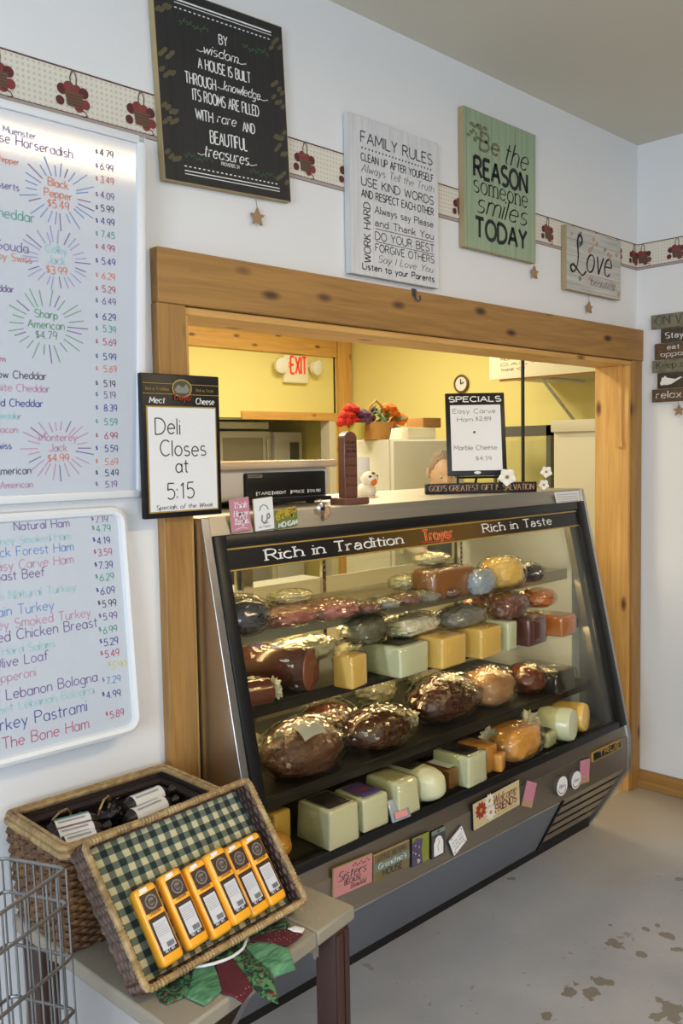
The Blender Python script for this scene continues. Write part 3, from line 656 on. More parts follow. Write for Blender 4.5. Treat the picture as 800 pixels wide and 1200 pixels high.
for z0, z1, dash in ((2.772, 2.776, 0), (2.765, 2.767, 0), (2.752, 2.755, 1), (2.357, 2.360, 1), (2.346, 2.3485, 0), (2.338, 2.340, 0)):
    x0, x1 = 1.385, 1.71; n = 22 if dash else 1
    for i in range(n):
        a = x0+(x1-x0)*i/n; t.poly([(a, y, z0), (a+(x1-x0)/n*(.5 if dash else 1), y, z0), (a+(x1-x0)/n*(.5 if dash else 1), y, z1), (a, y, z1)])
t.build('lettering', 'ink_white', s1)
t = MB()
def sprig(x, z, n, sgn, m, sc=1):
    for i in range(n):
        xx = x+sgn*i*.0105*sc; zz = z+.004*math.sin(i*.9); t.disc((xx, y, zz), EX, EZ, .0045*sc, .0022*sc, 8, m)
        t.disc((xx+.003, y, zz+.005*sc*(1 if i % 2 else -1)), (V((.7, 0, .7))), V((-.7, 0, .7)), .0045*sc, .002*sc, 8, m)
sprig(1.40, 2.722, 9, 1, 0, 1.0); sprig(1.69, 2.712, 9, -1, 0, 1.0); sprig(1.39, 2.386, 11, 1, 0, .8); sprig(1.69, 2.378, 11, -1, 0, .8)
for z in (2.745, 2.63, 2.585, 2.50, 2.46, 2.38):
    for xx, d in ((1.335, 1), (1.74, -1)):
        for i in range(4): t.disc((xx+d*.011*i, y-.00012*i, z+random.uniform(-.014, .014)), V((.8, 0, .6)), V((-.6, 0, .8)), .012, .006, 8, 1)
t.build('leaf_border', ['leaf_green', 'leaf_tan'], s1); s1.rotation_euler = (0, R_(-2.6), 0)

s2, y = panel_sign('wall_sign', 1.993, 2.421, 2.154, 2.640, 'whitewashed Family Rules sign resting above the wooden beam', 'white_planks', 'sign_edge_white')
t = MB(); xl_, xr_ = 2.045, 2.395
def row(s, z, h, w_, x0=2.045, x1=2.395, **k): text(t, s, (x0, y, z+.010), EX, EZ, h, w_, 0, fit=x1-x0, **k)
row("FAMILY RULES", 2.551, .034, .0042, x1=2.39)
for i in range(22): t.disc((2.05+i*.0158, y, 2.545), EX, EZ, .0034, n=8)
row("CLEAN UP AFTER YOURSELF", 2.496, .023, .0036); row("Always Tell the Truth", 2.462, .024, .0022, slant=.25, cal=True); row("USE KIND WORDS", 2.421, .026, .0036); row("AND RESPECT EACH OTHER", 2.385, .023, .0036)
row("Always say Please", 2.345, .021, .003, x0=2.105, serif=True); row("and Thank You", 2.305, .021, .003, x0=2.105, serif=True)
row("DO YOUR BEST", 2.262, .025, .0032, x0=2.105); row("FORGIVE OTHERS", 2.226, .023, .0032, x0=2.105); row("Say I Love You", 2.193, .022, .0025, x0=2.115, x1=2.385, slant=.3, cal=True); row("Listen to your Parents", 2.163, .019, .0038)
text(t, "WORK HARD", (2.083, y, 2.195), EZ, V((-1, 0, 0)), .03, .0036, 0, fit=.185)
for z in (2.3050, 2.2645): t.poly([(2.105, y, z), (2.395, y, z), (2.395, y, z+.0022), (2.105, y, z+.0022)])
t.build('lettering', 'ink_dark', s2)

s3, y = panel_sign('wall_sign', 2.564, 3.012, 2.318, 2.803, 'green plank sign, Be the reason someone smiles today', 'green_planks', 'sign_edge_tan')
t = MB(); c = 2.788
P('rust', rgb(118, 118, 94), .7)
text(t, "Be", (2.655, y, 2.672), EX, EZ, .062, .011, 1, slant=.1, fit=.115); text(t, "the", (2.80, y, 2.655), EX, EZ, .082, .0075, 0, slant=.35, cal=True, fit=.15)
text(t, "REASON", (c, y, 2.574), EX, EZ, .068, .0145, 0, align='c', fit=.33); text(t, "someone", (c, y, 2.518), EX, EZ, .066, .0070, 0, align='c', serif=True, cal=True, fit=.335)
text(t, "smiles", (c, y, 2.45), EX, EZ, .075, .0078, 0, align='c', slant=.3, cal=True, fit=.31); text(t, "TODAY", (c, y, 2.362), EX, EZ, .068, .0145, 0, align='c', fit=.32)
for i in range(16): t.disc((2.585+random.uniform(0, .13), y+.0006-.00003*i, 2.70+random.uniform(0, .06)), EX, EZ, random.uniform(.006, .018), random.uniform(.004, .01), 7, 1)
t.build('lettering', ['ink_black', 'rust'], s3)

s4, y = panel_sign('wall_sign', 3.232, 3.676, 2.246, 2.503, 'small weathered plank sign with the word Love and faded flowers', 'love_planks', 'sign_edge_tan')
t = MB(); P('love_leaf', rgb(120, 124, 112), .7)
for i in range(30):
    a, z_ = random.uniform(3.25, 3.66), random.choice((random.uniform(2.26, 2.31), random.uniform(2.42, 2.49))); 
    t.disc((a, y+.0010-.00003*i, z_), V((.8, 0, .6)), V((-.6, 0, .8)), random.uniform(.010, .022), random.uniform(.006, .012), 9, 1 if i % 3 else 2)
lx, lz, ls = 3.262, 2.318, .15
LP_ = smooth([(lx+a*ls, y, lz+b*ls) for a, b in ((.52, .78), (.60, .95), (.46, 1.05), (.36, .85), (.40, .5), (.34, .2), (.14, .02), (.0, .12), (.14, .22), (.40, .08), (.62, -.02), (.80, .10))], 6)
t.tube(LP_, [.0022+.0028*abs(math.sin(i*.11)) for i in range(len(LP_))], 6, 0); text(t, "ove", (3.385, y, 2.335), EX, EZ, .118, .011, 0, slant=.25, cal=True, fit=.20)
text(t, "beautiful", (3.42, y, 2.282), EX, EZ, .034, .0034, 3, slant=.3, cal=True, fit=.20)
t.build('lettering', ['ink_black', 'peach', 'love_leaf', 'brown_ink'], s4)

# stars hanging on strings below the signs
P('star_wood', rgb(160, 128, 92), .6); P('twine', rgb(140, 130, 112), .8)
def star(pos, top, label, n=V((0, -1, 0)), ex=EX, r=.026):
    o = thing('star_ornament', (pos[0], pos[1], pos[2]-r), label, 'ornament', 'wooden stars on strings')
    pts = [(math.sin(math.pi*i/5)*(r if i % 2 == 0 else r*.45), math.cos(math.pi*i/5)*(r if i % 2 == 0 else r*.45)) for i in range(10)]
    MB().prism(pts, V(pos), ex, EZ, n*.008).build('star', 'star_wood', o)
    MB().tube([V(pos)+n*.004+EZ*r*.9, V((pos[0]-ex.x*.004, pos[1]-ex.y*.004, top))+n*.004], .0012, 5).build('string', 'twine', o)
p = on(300.5, 255, 'y', -.01); star(p, 2.314, 'wooden star hanging under the black sign')
p = on(625, 320, 'y', -.01); star(p, 2.317, 'wooden star hanging under the green sign')
p = on(689, 361, 'y', -.01); star(p, 2.246, 'wooden star hanging under the small Love sign')
p = on(795.5, 481, 'x', WX-.008); star(p, 1.80, 'wooden star hanging under the stacked plank sign on the right wall', V((-1, 0, 0)), V((0, -1, 0)))
h = on(486, 346, 'y', -.04)
tag(MB().tube([h+V((0, .0, .016)), h+V((0, -.003, -.012)), h+V((.003, -.012, -.022)), h+V((.009, -.016, -.014)), h+V((.009, -.014, -.002))], .003, 6).rbox(h+V((-.011, .001, -.004)), V((.022, 0, 0)), V((0, .006, 0)), V((0, 0, .026)), .002).build('picture_hook', 'ink_dark'),
    'small dark hook on the beam below the Family Rules sign', 'hook')

# stacked plank sign on the right wall
ps = thing('plank_sign', (WX, -.25, 1.80), 'stack of six weathered planks with holiday rules on the right wall', 'sign')
for nm, c1, c2 in (('plank_grey', rgb(108, 104, 84), rgb(140, 136, 112)), ('plank_dark', rgb(62, 56, 48), rgb(84, 74, 62)), ('plank_brown', rgb(86, 68, 50), rgb(112, 90, 68))): planks(nm, c1, c2, c1, False, 1, 50)
rows = [(2.19, 2.127, -.079, 'plank_grey', "ON VACATION", 0), (2.124, 2.064, -.125, 'plank_dark', "Stay in the shade", 1), (2.061, 1.99, -.096, 'plank_brown', "eat when opportunity", 1), (1.987, 1.933, -.085, 'plank_grey', "Keep a low profile", 0), (1.93, 1.86, -.110, 'plank_dark', "", 1), (1.857, 1.80, -.085, 'plank_brown', "relax and nap", 1)]
EY_ = V((0, -1, 0))
for i, (z1, z0, y0, m, s, ink) in enumerate(rows):
    o = MB(); o.rbox((WX-.003, y0, z0), (0, -.40, 0), (-.016, 0, 0), (0, 0, z1-z0), .002); pl = o.build('plank', m, ps)
    t = MB(); x = WX-.0196
    if i == 2:
        text(t, "eat when", (x, y0-.06, z0+.042), EY_, EZ, .021, .0036, ink, cal=True, serif=True, fit=.17); text(t, "opportunity", (x, y0-.03, z0+.012), EY_, EZ, .021, .0036, ink, cal=True, serif=True, fit=.24)
    elif s: text(t, s, (x, y0-.022, z0+.017), EY_, EZ, (z1-z0)*(.42 if i == 1 else .55) if i else (z1-z0)*.62, .0045, ink, cal=True, serif=(i in (1, 2)), fit=.34, slant=0)
    else:
        cat = [(0, .0), (.012, .004), (.03, .002), (.05, .006), (.075, .020), (.10, .034), (.085, .034), (.066, .026), (.05, .030), (.03, .034), (.018, .044), (.012, .036), (.004, .036), (.002, .024), (-.004, .012)]
        t.poly([V((x, y0-.018-a, z0+.012+b)) for a, b in cat], 1); text(t, "Nap", (x, y0-.14, z0+.02), EY_, EZ, .03, .004, 1, serif=True)
    t.build('lettering', ['ink_dark', 'ink_white'], pl)

# ================================================================== refrigerated display case
CX0, CX1 = 1.392, 3.338
SN = V((0, -1.01, .22)).normalized(); SU = V((0, .22, 1.01)).normalized()
def S(x, z, out=0.0): return V((x, -.04-.22*(1.43-z)/1.01, z)) + SN*out
case = thing('display_case', (2.365, .2, 0), 'long steel deli case with slanted glass front full of meats and cheeses', 'display case')
prof = [(-.044, 1.43), (.62, 1.43), (.62, .0), (-.082, .0), (-.096, .02), (-.115, .045), (-.264, .285), (-.264, .42)]
for x0, x1 in ((CX0, CX0+.026), (CX1-.026, CX1)):
    MB().prism(prof, (x0, 0, 0), (0, 1, 0), (0, 0, 1), (x1-x0, 0, 0)).build('end_panel', 'steel_z', case, bevel=.002)
MB().box(CX0+.026, CX1-.026, -.040, .62, 1.402, 1.43).build('top_panel', 'steel_x', case, bevel=.002)
b = MB(); b.obox(S(CX0+.026, 1.378, -.012), (CX1-CX0-.052, 0, 0), SN*.012, SU*.054); b.build('top_rail', 'steel_x', case)
# black front frame
FX0, FX1, FZ0, FZ1 = CX0+.027, CX1-.028, .470, 1.379
GX0, GX1, GZ0, GZ1 = 1.457, 3.252, .497, 1.279
L_ = lambda z0, z1: (z1-z0)/SU.z
fb = MB()
for a, b_, z0, z1 in ((FX0, GX0, FZ0, FZ1), (GX1, FX1, FZ0, FZ1), (GX0, GX1, FZ0, GZ0), (GX0, GX1, 1.346, FZ1)):
    fb.rbox(S(a, z0, -.02), (b_-a, 0, 0), SN*.032, SU*L_(z0, z1), .004)
fb.build('front_frame', 'black', case)
b = MB(); b.obox(S(GX0, GZ0, -.006), (GX1-GX0, 0, 0), SN*.006, SU*L_(GZ0, 1.346)); b.build('front_glass', 'glass', case)
# banner printed black with a golden brown middle
t = NT('banner_print'); sep = t.n('ShaderNodeSeparateXYZ'); t.l(t.tc.outputs['Generated'], sep.inputs[0])
t.col(t.ramp(sep.outputs[0], [(0, (.010, .009, .009)), (.22, (.012, .010, .008)), (.42, (.12, .065, .014)), (.60, (.14, .075, .016)), (.74, (.02, .013, .008)), (1, (.010, .009, .009))])); t.rough(.3); M['banner'] = t.m
b = MB(); b.obox(S(GX0, 1.280, .0008), (GX1-GX0, 0, 0), SN*.002, SU*L_(1.280, 1.345)); bn = b.build('banner', 'banner', case)
P('logo_red', rgb(214, 60, 44), .5); P('logo_yellow', rgb(232, 176, 92), .5)
t = MB()
for z0, z1 in ((1.338, 1.342), (1.2805, 1.2845)): t.obox(S(GX0+.004, z0, .003), (GX1-GX0-.008, 0, 0), SN*.0008, SU*L_(z0, z1), 1)
def stext(s, x, z, h, wd_, m, fit, **k): text(t, s, S(x, z, .0038), EX, SU, h, wd_, m, fit=fit, **k)
stext("Rich in Tradition", 1.592, 1.298, .031, .0070, 0, .578, serif=True, cal=True); stext("Rich in Taste", 2.604, 1.300, .031, .0068, 0, .45, serif=True, cal=True)
stext("Troyer", 2.272, 1.297, .036, .0115, 3, .158, cal=True); 
for q in (t,): text(q, "Troyer", S(2.272, 1.297, .0046), EX, SU, .036, .0062, 2, fit=.158, cal=True)
t.tube([S(2.262, 1.294, .0045), S(2.34, 1.289, .0045), S(2.40, 1.288, .0045), S(2.432, 1.292, .0045)], .0016, 5, 2)
t.build('lettering', ['ink_white', 'gold', 'logo_red', 'logo_yellow'], bn)
# body below the glass
b = MB(); b.box(CX0+.026, CX1-.026, -.262, -.245, .30, .425); b.obox(S(CX0+.026, .424, -.02), (CX1-CX0-.052, 0, 0), SN*.018, SU*.05); b.build('front_panel', 'steel_floor_tone', case)
LD = V((0, .16, -.255)).normalized(); LNn = V((0, -.255, -.16)).normalized()
def Lw(x, d, out=0): return V((x, -.262, .300)) + LD*d + LNn*out
LL = .316
b = MB(); poly = [(0, 0), (2.815-CX0-.026, 0), (2.90-CX0-.026, LL), (0, LL)]
b.prism(poly, Lw(CX0+.026, 0, -.016), EX, LD, LNn*.015); b.build('lower_panel', 'grey_panel', case)
MB().box(CX0+.026, 2.80, -.2635, -.255, .296, .302).build('trim_strip', 'chrome', case)
b = MB(); b.prism([(2.818, 0), (2.828, 0), (2.912, LL), (2.902, LL)], Lw(0, 0, -.014), EX, LD, LNn*.020); b.build('edge_strip', 'black', case)
b = MB(); b.prism([(2.828, 0), (CX1-.026, 0), (CX1-.026, LL), (2.912, LL)], Lw(0, 0, -.055), EX, LD, LNn*.01); b.build('grille_back', 'black_matt', case)
n = 5
for k in range(n):
    d = .004+k*(LL-.008)/n; x0 = 2.832+.084*d/LL; b = MB()
    b.obox(Lw(x0, d, -.006), (CX1-.030-x0, 0, 0), LD*.041, LNn*.003); b.build('louver', 'steel_floor_tone', case)
MB().box(CX0+.026, CX1-.026, -.088, -.080, .0, .045).build('toe_kick', 'black', case)
MB().box(CX0+.03, CX1-.03, -.085, .60, .0, .05).build('base', 'black_matt', case)
bd = MB(); bx = [on(*p, 'y', -.266) for p in ((694, 882), (727, 868), (727, 878), (694, 893))]
z0, z1 = bx[3].z, bx[0].z; x0, x1 = bx[0].x, bx[1].x
bd.box(x0, x1, -.268, -.262, z0, z1, 1); bd.box(x0+.004, x1-.004, -.2688, -.268, z0+.004, z1-.004, 0); text(bd, "TRUE", (x0+.045, -.2694, z0+.010), EX, EZ, .020, .005, 1, fit=x1-x0-.06)
bd.build('maker_badge', ['black', 'gold'], case)
# cabinet inside
b = MB(); b.box(GX1, CX1-.026, -.04, .56, .47, 1.40); b.build('liner', 'liner', case)
b = MB(); b.obox(S(GX1-.034, .50, -.05), (.034, 0, 0), SN*.028, SU*L_(.50, 1.38)); b.build('liner_trim', 'steel_z', case)
MB().box(CX0+.026, GX0-.002, -.02, .56, .47, 1.40).build('liner', 'liner', case)
SHELF = {'A': (1.100, .30), 'B': (.900, .36), 'C': (.655, .42), 'D': (.500, .54)}
SHY = {'A': -.035, 'B': -.088, 'C': -.142, 'D': -.205}
SX0, SX1 = GX0+.004, GX1-.036
sh = MB().box(SX0, SX1, SHY['A'], .30, 1.088, 1.100).build('shelf', 'shelf_pale', case)
MB().box(SX0, SX1, SHY['A']-.004, SHY['A']+.002, 1.062, 1.106).build('price_rail', 'shelf_pale', sh)
for k, y1 in (('B', .36), ('C', .42)):
    z = SHELF[k][0]; y0 = SHY[k]
    sh = MB().box(SX0, SX1, y0, y1, z-.012, z).build('shelf', 'dark_shelf', case)
    MB().box(SX0, SX1, y0-.004, y0+.002, z-.034, z+.002).box(SX0, SX1, y0-.007, y0-.003, z-.012, z-.008).build('price_rail', 'dark_shelf', sh)
MB().box(SX0, SX1, -.215, .55, .47, .500).build('deck', 'dark_shelf', case)
P('lamp_glow', (1, .9, .7), .5, emit=(1, .78, .42), estr=24); P('lamp_case', (.55, .52, .42), .4)
for z, y in ((1.360, .02), (1.078, .03), (.866, -.02)):
    lm = MB().box(SX0+.02, SX1-.02, y-.02, y+.03, z-.003, z+.0085).build('lamp_housing', 'lamp_case', case)
    MB().tube([(SX0+.05, y, z-.008), (SX1-.05, y, z-.008)], .007, 10).build('lamp_tube', 'lamp_glow', lm)
MB().box(GX0, GX1, -.03, .10, 1.384, 1.402).build('lamp_canopy', 'lamp_case', case)
for x in (SX0+.01, 2.34, SX1-.02):
    b = MB(); b.box(x, x+.02, .50, .515, .50, 1.38, 0)
    for i in range(40): b.box(x+.007, x+.013, .4995, .5002, .52+i*.021, .53+i*.021, 1)
    b.build('shelf_upright', ['chrome', 'black_matt'], case)
P('door_cream', (.80, .76, .60), .5)
# sliding glass doors at the back
xm = 2.02
for x0, x1, y in ((CX0+.03, xm+.03, .565), (xm-.03, CX1-.03, .585)):
    f = MB()
    for a, c_, z0, z1 in ((x0, x0+.045, .5, 1.395), (x1-.045, x1, .5, 1.395), (x0, x1, .5, .55), (x0, x1, 1.36, 1.395)): f.box(a, c_, y, y+.016, z0, z1)
    d = f.build('rear_door', 'steel_z', case); MB().box(x0+.045, x1-.045, y+.006, y+.010, 1.10, 1.36).build('door_glass', 'pane', d); MB().box(x0+.045, x1-.045, y+.004, y+.012, .55, 1.10).build('door_panel', 'door_cream', d)
MB().box(CX0+.026, CX1-.026, .56, .615, .06, .5).build('back_panel', 'steel_x', case)

# ------------------------------------------------------------------ magnets on the steel front
P('mag_pink', rgb(206, 140, 140), .5); P('mag_pink2', rgb(198, 132, 152), .5); P('mag_olive', rgb(122, 106, 68), .6); P('mag_teal', rgb(112, 132, 118), .6); P('mag_cream', rgb(198, 182, 140), .5); P('mag_purple', rgb(88, 76, 104), .6); P('mag_lime', rgb(130, 138, 52), .6)
P('mag_grey', rgb(70, 66, 66), .6); P('flower_red', rgb(150, 44, 34), .6); P('flower_white', rgb(222, 218, 205), .6); P('mag_tan', rgb(176, 140, 108), .6); P('script_red', rgb(120, 50, 40), .6)
YF = -.2625
def mag(pts, label, face, name='magnet', cat='magnet', edge='sign_edge_tan', y=YF, th=.007):
    """A rigid rectangle fitted to the four corners seen in the photo (TL, TR, BR, BL)."""
    Q = [on(*p, 'y', y-th) for p in pts]; c = sum(Q, V())/4
    ex = ((Q[1]-Q[0])+(Q[2]-Q[3]))/2; ez = ((Q[0]-Q[3])+(Q[1]-Q[2]))/2; ex.y = ez.y = 0
    w_, h_ = ex.length, ez.length; d = (ex.normalized()+V((ez.z, 0, -ez.x)).normalized()).normalized(); u = V((-d.z, 0, d.x))
    o = c-d*w_/2-u*h_/2; o.y = y
    r = thing(name, (c.x, y, o.z), label, cat, 'magnets on the deli case')
    b = MB(); b.rbox(o, d*w_, V((0, -th, 0)), u*h_, .001, 1, 1); f = o+V((0, -th-.0003, 0))
    b.poly([f+d*.001+u*.001, f+d*(w_-.001)+u*.001, f+d*(w_-.001)+u*(h_-.001), f+d*.001+u*(h_-.001)], 0)
    b.build('plaque', [face, edge], r)
    return r, f+V((0, -.0004, 0)), d, u, w_, h_
r, f, d, u, w_, h_ = mag(((390, 1017), (435, 1003), (437, 1036), (391, 1050)), 'pink plank magnet with the word Sisters, nearest the table', 'mag_pink')
t = MB(); text(t, "Sisters", f+d*w_*.10+u*h_*.50, d, u, .026, .0034, 0, slant=.3, cal=True, fit=w_*.72); text(t, "BECAUSE", f+d*w_*.28+u*h_*.30, d, u, .014, .0022, 0, fit=w_*.42); text(t, "Beautiful", f+d*w_*.44+u*h_*.10, d, u, .015, .0022, 0, slant=.3, cal=True, fit=w_*.38)
for i in range(9): t.disc(f+d*w_*(.5+.05*i)+u*h_*(.86+.05*math.sin(i*2)), d, u, .003, n=7, m=1)
for z in (.34, .66): t.poly([f+u*h_*z, f+d*w_+u*h_*z, f+d*w_+u*(h_*z+.001), f+u*(h_*z+.001)], 2)
t.build('lettering', ['ink_dark', 'script_red', 'mag_tan'], r)
r, f, d, u, w_, h_ = mag(((438, 1003), (479, 985), (480, 1017), (439, 1031)), 'olive and teal plank magnet with the word House', 'mag_olive')
t = MB(); t.poly([f+u*h_*.33, f+d*w_+u*h_*.33, f+d*w_+u*h_*.66, f+u*h_*.66], 1); q = f+V((0, -.0003, 0))
text(t, "LITTLE SISTERS", q+d*w_*.1+u*h_*.74, d, u, .013, .0024, 0, fit=w_*.8); text(t, "Grandma's", q+d*w_*.1+u*h_*.42, d, u, .016, .0026, 2, slant=.2, cal=True, fit=w_*.8); text(t, "HOUSE", q+d*w_*.24+u*h_*.08, d, u, .020, .0036, 0, fit=w_*.54)
t.build('lettering', ['ink_dark', 'mag_teal', 'ink_white'], r)
r, f, d, u, w_, h_ = mag(((482, 982), (502, 975), (503, 1008), (483, 1016)), 'purple and lime magnet with a speckled bird', 'mag_lime', edge='black')
t = MB(); t.poly([f, f+d*w_*.62, f+d*w_*.55+u*h_*.5, f+d*w_*.62+u*h_*.85, f+d*w_*.25+u*h_*.95, f+u*h_*.8], 0)
for i in range(34): t.disc(f+V((0, -.0003, 0))+d*w_*random.uniform(.05, .5)+u*h_*random.uniform(.05, .82), d, u, .0026, n=6, m=random.choice((1, 2)))
t.build('picture', ['mag_purple', 'ink_dark', 'flower_white'], r)
r, f, d, u, w_, h_ = mag(((505, 975), (521, 968), (522, 1000), (506, 1007)), 'dark grey magnet shaped round a white gift tag', 'mag_grey', edge='black')
t = MB(); t.poly([f+d*w_*a+u*h_*b for a, b in ((.16, .06), (.84, .06), (.84, .5), (.7, .7), (.5, .76), (.3, .7), (.16, .5))], 0); t.poly([f+u*h_*.84, f+d*w_+u*h_*.84, f+d*w_+u*h_, f+u*h_], 1); t.disc(f+V((0, -.0003, 0))+d*w_*.5+u*h_*.92, d, u, .005, n=10, m=2)
t.tube([f+d*w_*.5+u*h_*.2, f+d*w_*.42+u*h_*.4, f+d*w_*.56+u*h_*.5, f+d*w_*.48+u*h_*.66], .0012, 4, 1); t.build('picture', ['white', 'mag_teal', 'ink_dark'], r)
r, f, d, u, w_, h_ = mag(((525, 986), (541, 967), (547, 984), (532, 1004)), 'white card magnet tilted into a diamond', 'white', edge='ink_dark')
t = MB(); 
for k, s in enumerate(("love you", "to the moon", "and back")): text(t, s, f+d*w_*.15+u*h_*(.62-.2*k), d, u, .007, .0011, 0, cal=True, slant=.2, fit=w_*.7)
for a, b in ((.12, .12), (.2, .9), (.88, .1), (.9, .85)): t.disc(f+d*w_*a+u*h_*b, d, u, .0035, n=8, m=1)
t.build('lettering', ['ink_dark', 'mag_pink2'], r)
r, f, d, u, w_, h_ = mag(((552, 939), (608, 917), (609, 945), (556, 971)), 'cream Welcome Friends plaque with red and white flowers', 'mag_cream', 'magnet', edge='black')
t = MB()
for cx, cz, rr, m in ((.16, .62, .026, 0), (.34, .80, .022, 1), (.36, .35, .024, 1)):
    for i in range(10): a = i*math.pi/5; t.disc(f+V((0, -.0002*(i % 2+1), 0))+d*(w_*cx+rr*.6*math.cos(a))+u*(h_*cz+rr*.6*math.sin(a)), V((math.cos(a), 0, math.sin(a))), V((-math.sin(a), 0, math.cos(a))), rr*.55, rr*.26, 9, m)
    t.disc(f+V((0, -.0008, 0))+d*w_*cx+u*h_*cz, d, u, rr*.3, n=10, m=3)
text(t, "Welcome", f+d*w_*.42+u*h_*.55, d, u, .030, .0042, 2, slant=.25, cal=True, fit=w_*.50); text(t, "FRIENDS", f+d*w_*.46+u*h_*.22, d, u, .026, .0044, 2, serif=True, fit=w_*.46); t.tube([f+d*w_*.5+u*h_*.12, f+d*w_*.9+u*h_*.12], .0012, 4, 3)
t.build('picture', ['flower_red', 'flower_white', 'script_red', 'gold'], r)
for pts, lab in ((((617, 915), (630, 917), (622, 947), (611, 944)), 'slim pink magnet tilted beside the Welcome plaque'), (((679, 891), (691, 889), (690, 916), (679, 919)), 'slim pink magnet upright, right of the two round ones')):
    r, f, d, u, w_, h_ = mag(pts, lab, 'mag_pink2', edge='mag_grey'); t = MB(); t.poly([f, f+d*w_, f+d*w_+u*h_*.25, f+u*h_*.25], 1)
    for k in range(3): text(t, "be kind", f+d*w_*.15+u*h_*(.80-.16*k), d, u, .008, .0012, 0, cal=True, fit=w_*.7)
    t.build('lettering', ['mag_pink', 'mag_tan'], r)
for (px, py, rx, rz), lab in (((654.5, 920, 7.5, 12), 'round white magnet, the left one of the pair'), ((671, 913, 7.5, 11), 'round white magnet, the right one of the pair')):
    c = on(px, py, 'y', YF); k = (c-CAM).dot(FW)/FPX; R0 = rz*k
    r = thing('magnet', (c.x, YF, c.z-R0), lab, 'magnet', 'magnets on the deli case')
    MB().lathe([(R0, 0), (R0, .012), (R0*.96, .014)], c, (0, -1, 0), 28).build('button', 'mag_grey', r)
    t = MB(); t.disc(c+V((0, -.0145, 0)), EX, EZ, R0*.95, n=28, m=0); 
    text(t, "Bless" if rx == 7.5 and px < 660 else "Grace", c+V((0, -.0152, -.006)), EX, EZ, .014, .0018, 1, align='c', cal=True, slant=.2, fit=R0*1.1)
    for i in range(14): a = R_(200+i*10); t.disc(c+V((R0*.72*math.cos(a), -.0152, R0*.72*math.sin(a))), EX, EZ, .0022, n=6, m=1)
    t.build('face', ['white', 'ink_dark'], r)
# magnets on the top rail, standing above its edge
y0 = -.052
r, f, d, u, w_, h_ = mag(((267, 585), (290, 583), (296, 622), (273, 623)), 'pink magnet with white script, leftmost on the top rail', 'mag_pink2', y=y0, th=.004)
t = MB()
for k, s in enumerate(("Think", "Happy", "Thoughts")): text(t, s, f+d*w_*.16+u*h_*(.70-.24*k), d, u, .017, .0028, 0, cal=True, slant=.2, fit=w_*.7)
t.tube([f+d*w_*.2+u*h_*.08, f+d*w_*.5+u*h_*.12, f+d*w_*.8+u*h_*.07], .001, 4, 0); t.build('lettering', ['ink_white'], r)
r, f, d, u, w_, h_ = mag(((295, 584), (318, 583), (323, 620), (300, 622)), 'white card magnet with a small squirrel drawing', 'white', y=y0, th=.004)
t = MB(); t.tube([f+d*w_*a+u*h_*b for a, b in ((.28, .62), (.35, .74), (.5, .79), (.65, .74), (.74, .62))], .0016, 5, 0)
t.tube([f+d*w_*a+u*h_*b for a, b in ((.4, .48), (.36, .3), (.48, .22), (.62, .3), (.66, .48), (.74, .5), (.78, .4), (.7, .34))], .0026, 5, 0); t.poly([f+d*w_*a+u*h_*b for a, b in ((.42, .24), (.68, .24), (.68, .20), (.42, .20))], 0)
text(t, "be happy", f+d*w_*.2+u*h_*.09, d, u, .006, .001, 0, fit=w_*.6); t.build('picture', ['badge_grey'], r)
P('sunfield', rgb(104, 120, 52), .6); P('sunflower', rgb(206, 172, 40), .6)
r, f, d, u, w_, h_ = mag(((320, 597), (347, 594), (350, 616), (323, 620)), 'sunflower field magnet reading Michigan', 'sunfield', y=y0, th=.004)
t = MB()
for i in range(26): c = f+V((0, -.0002*(i % 3), 0))+d*w_*random.uniform(.06, .94)+u*h_*random.uniform(.34, .95); t.disc(c, d, u, .0058, n=8, m=0); t.disc(c+V((0, -.0008, 0)), d, u, .002, n=6, m=1)
text(t, "MICHIGAN", f+V((0, -.001, 0))+d*w_*.14+u*h_*.07, d, u, .014, .0034, 2, fit=w_*.8); t.build('picture', ['sunflower', 'ink_dark', 'ink_white'], r)
pl = MB(); Q = [on(*p, 'y', -.0535) for p in ((649, 577), (678, 575), (680, 589), (652, 591))]
pl.poly(Q, 0); 
for k in range(4):
    a = Q[3]+(Q[0]-Q[3])*(.2+.19*k)+V((0, -.0006, 0)); b = Q[2]+(Q[1]-Q[2])*(.2+.19*k)+V((0, -.0006, 0)); pl.tube([a+(b-a)*.08, a+(b-a)*.9], .0008, 4, 1)
tag(pl.build('paper_notice', ['paper', 'badge_grey']), 'small printed white notice stuck at the right end of the top rail', 'notice')

# ================================================================== food in the case
def food(name, col, **k): P(name, col, **k); return name
food('cheese_pale', rgb(208, 206, 164), rough=.38, coat=.4, bump=.35, bscale=30)
food('cheese_green', rgb(200, 202, 162), rough=.4, coat=.5, bump=.25, bscale=22)
food('cheese_yellow', rgb(224, 184, 92), rough=.4, coat=.5, bump=.25, bscale=22)
food('cheese_orange', rgb(214, 150, 60), rough=.4, coat=.5, bump=.25, bscale=22)
food('cheese_brown', rgb(140, 92, 44), rough=.4, coat=.6, bump=.3, bscale=24)
food('ham_brown', rgb(104, 56, 32), rough=.3, coat=1, bump=1.0, bscale=75, vary=.6, vscale=34)
food('ham_dark', rgb(76, 36, 24), rough=.25, coat=1, bump=.8, bscale=45, vary=.5, vscale=16)
food('turkey_pale', rgb(196, 148, 110), rough=.35, coat=.8, bump=.5, bscale=26, vary=.25, vscale=9)
food('sausage_red', rgb(112, 48, 34), rough=.28, coat=1, bump=.3, bscale=20, vary=.25)
food('bologna_skin', rgb(88, 48, 40), rough=.3, coat=1, bump=.25, bscale=18, vary=.3)
food('bologna_cut', rgb(160, 92, 78), rough=.4, coat=.6, vary=.12, vscale=60)
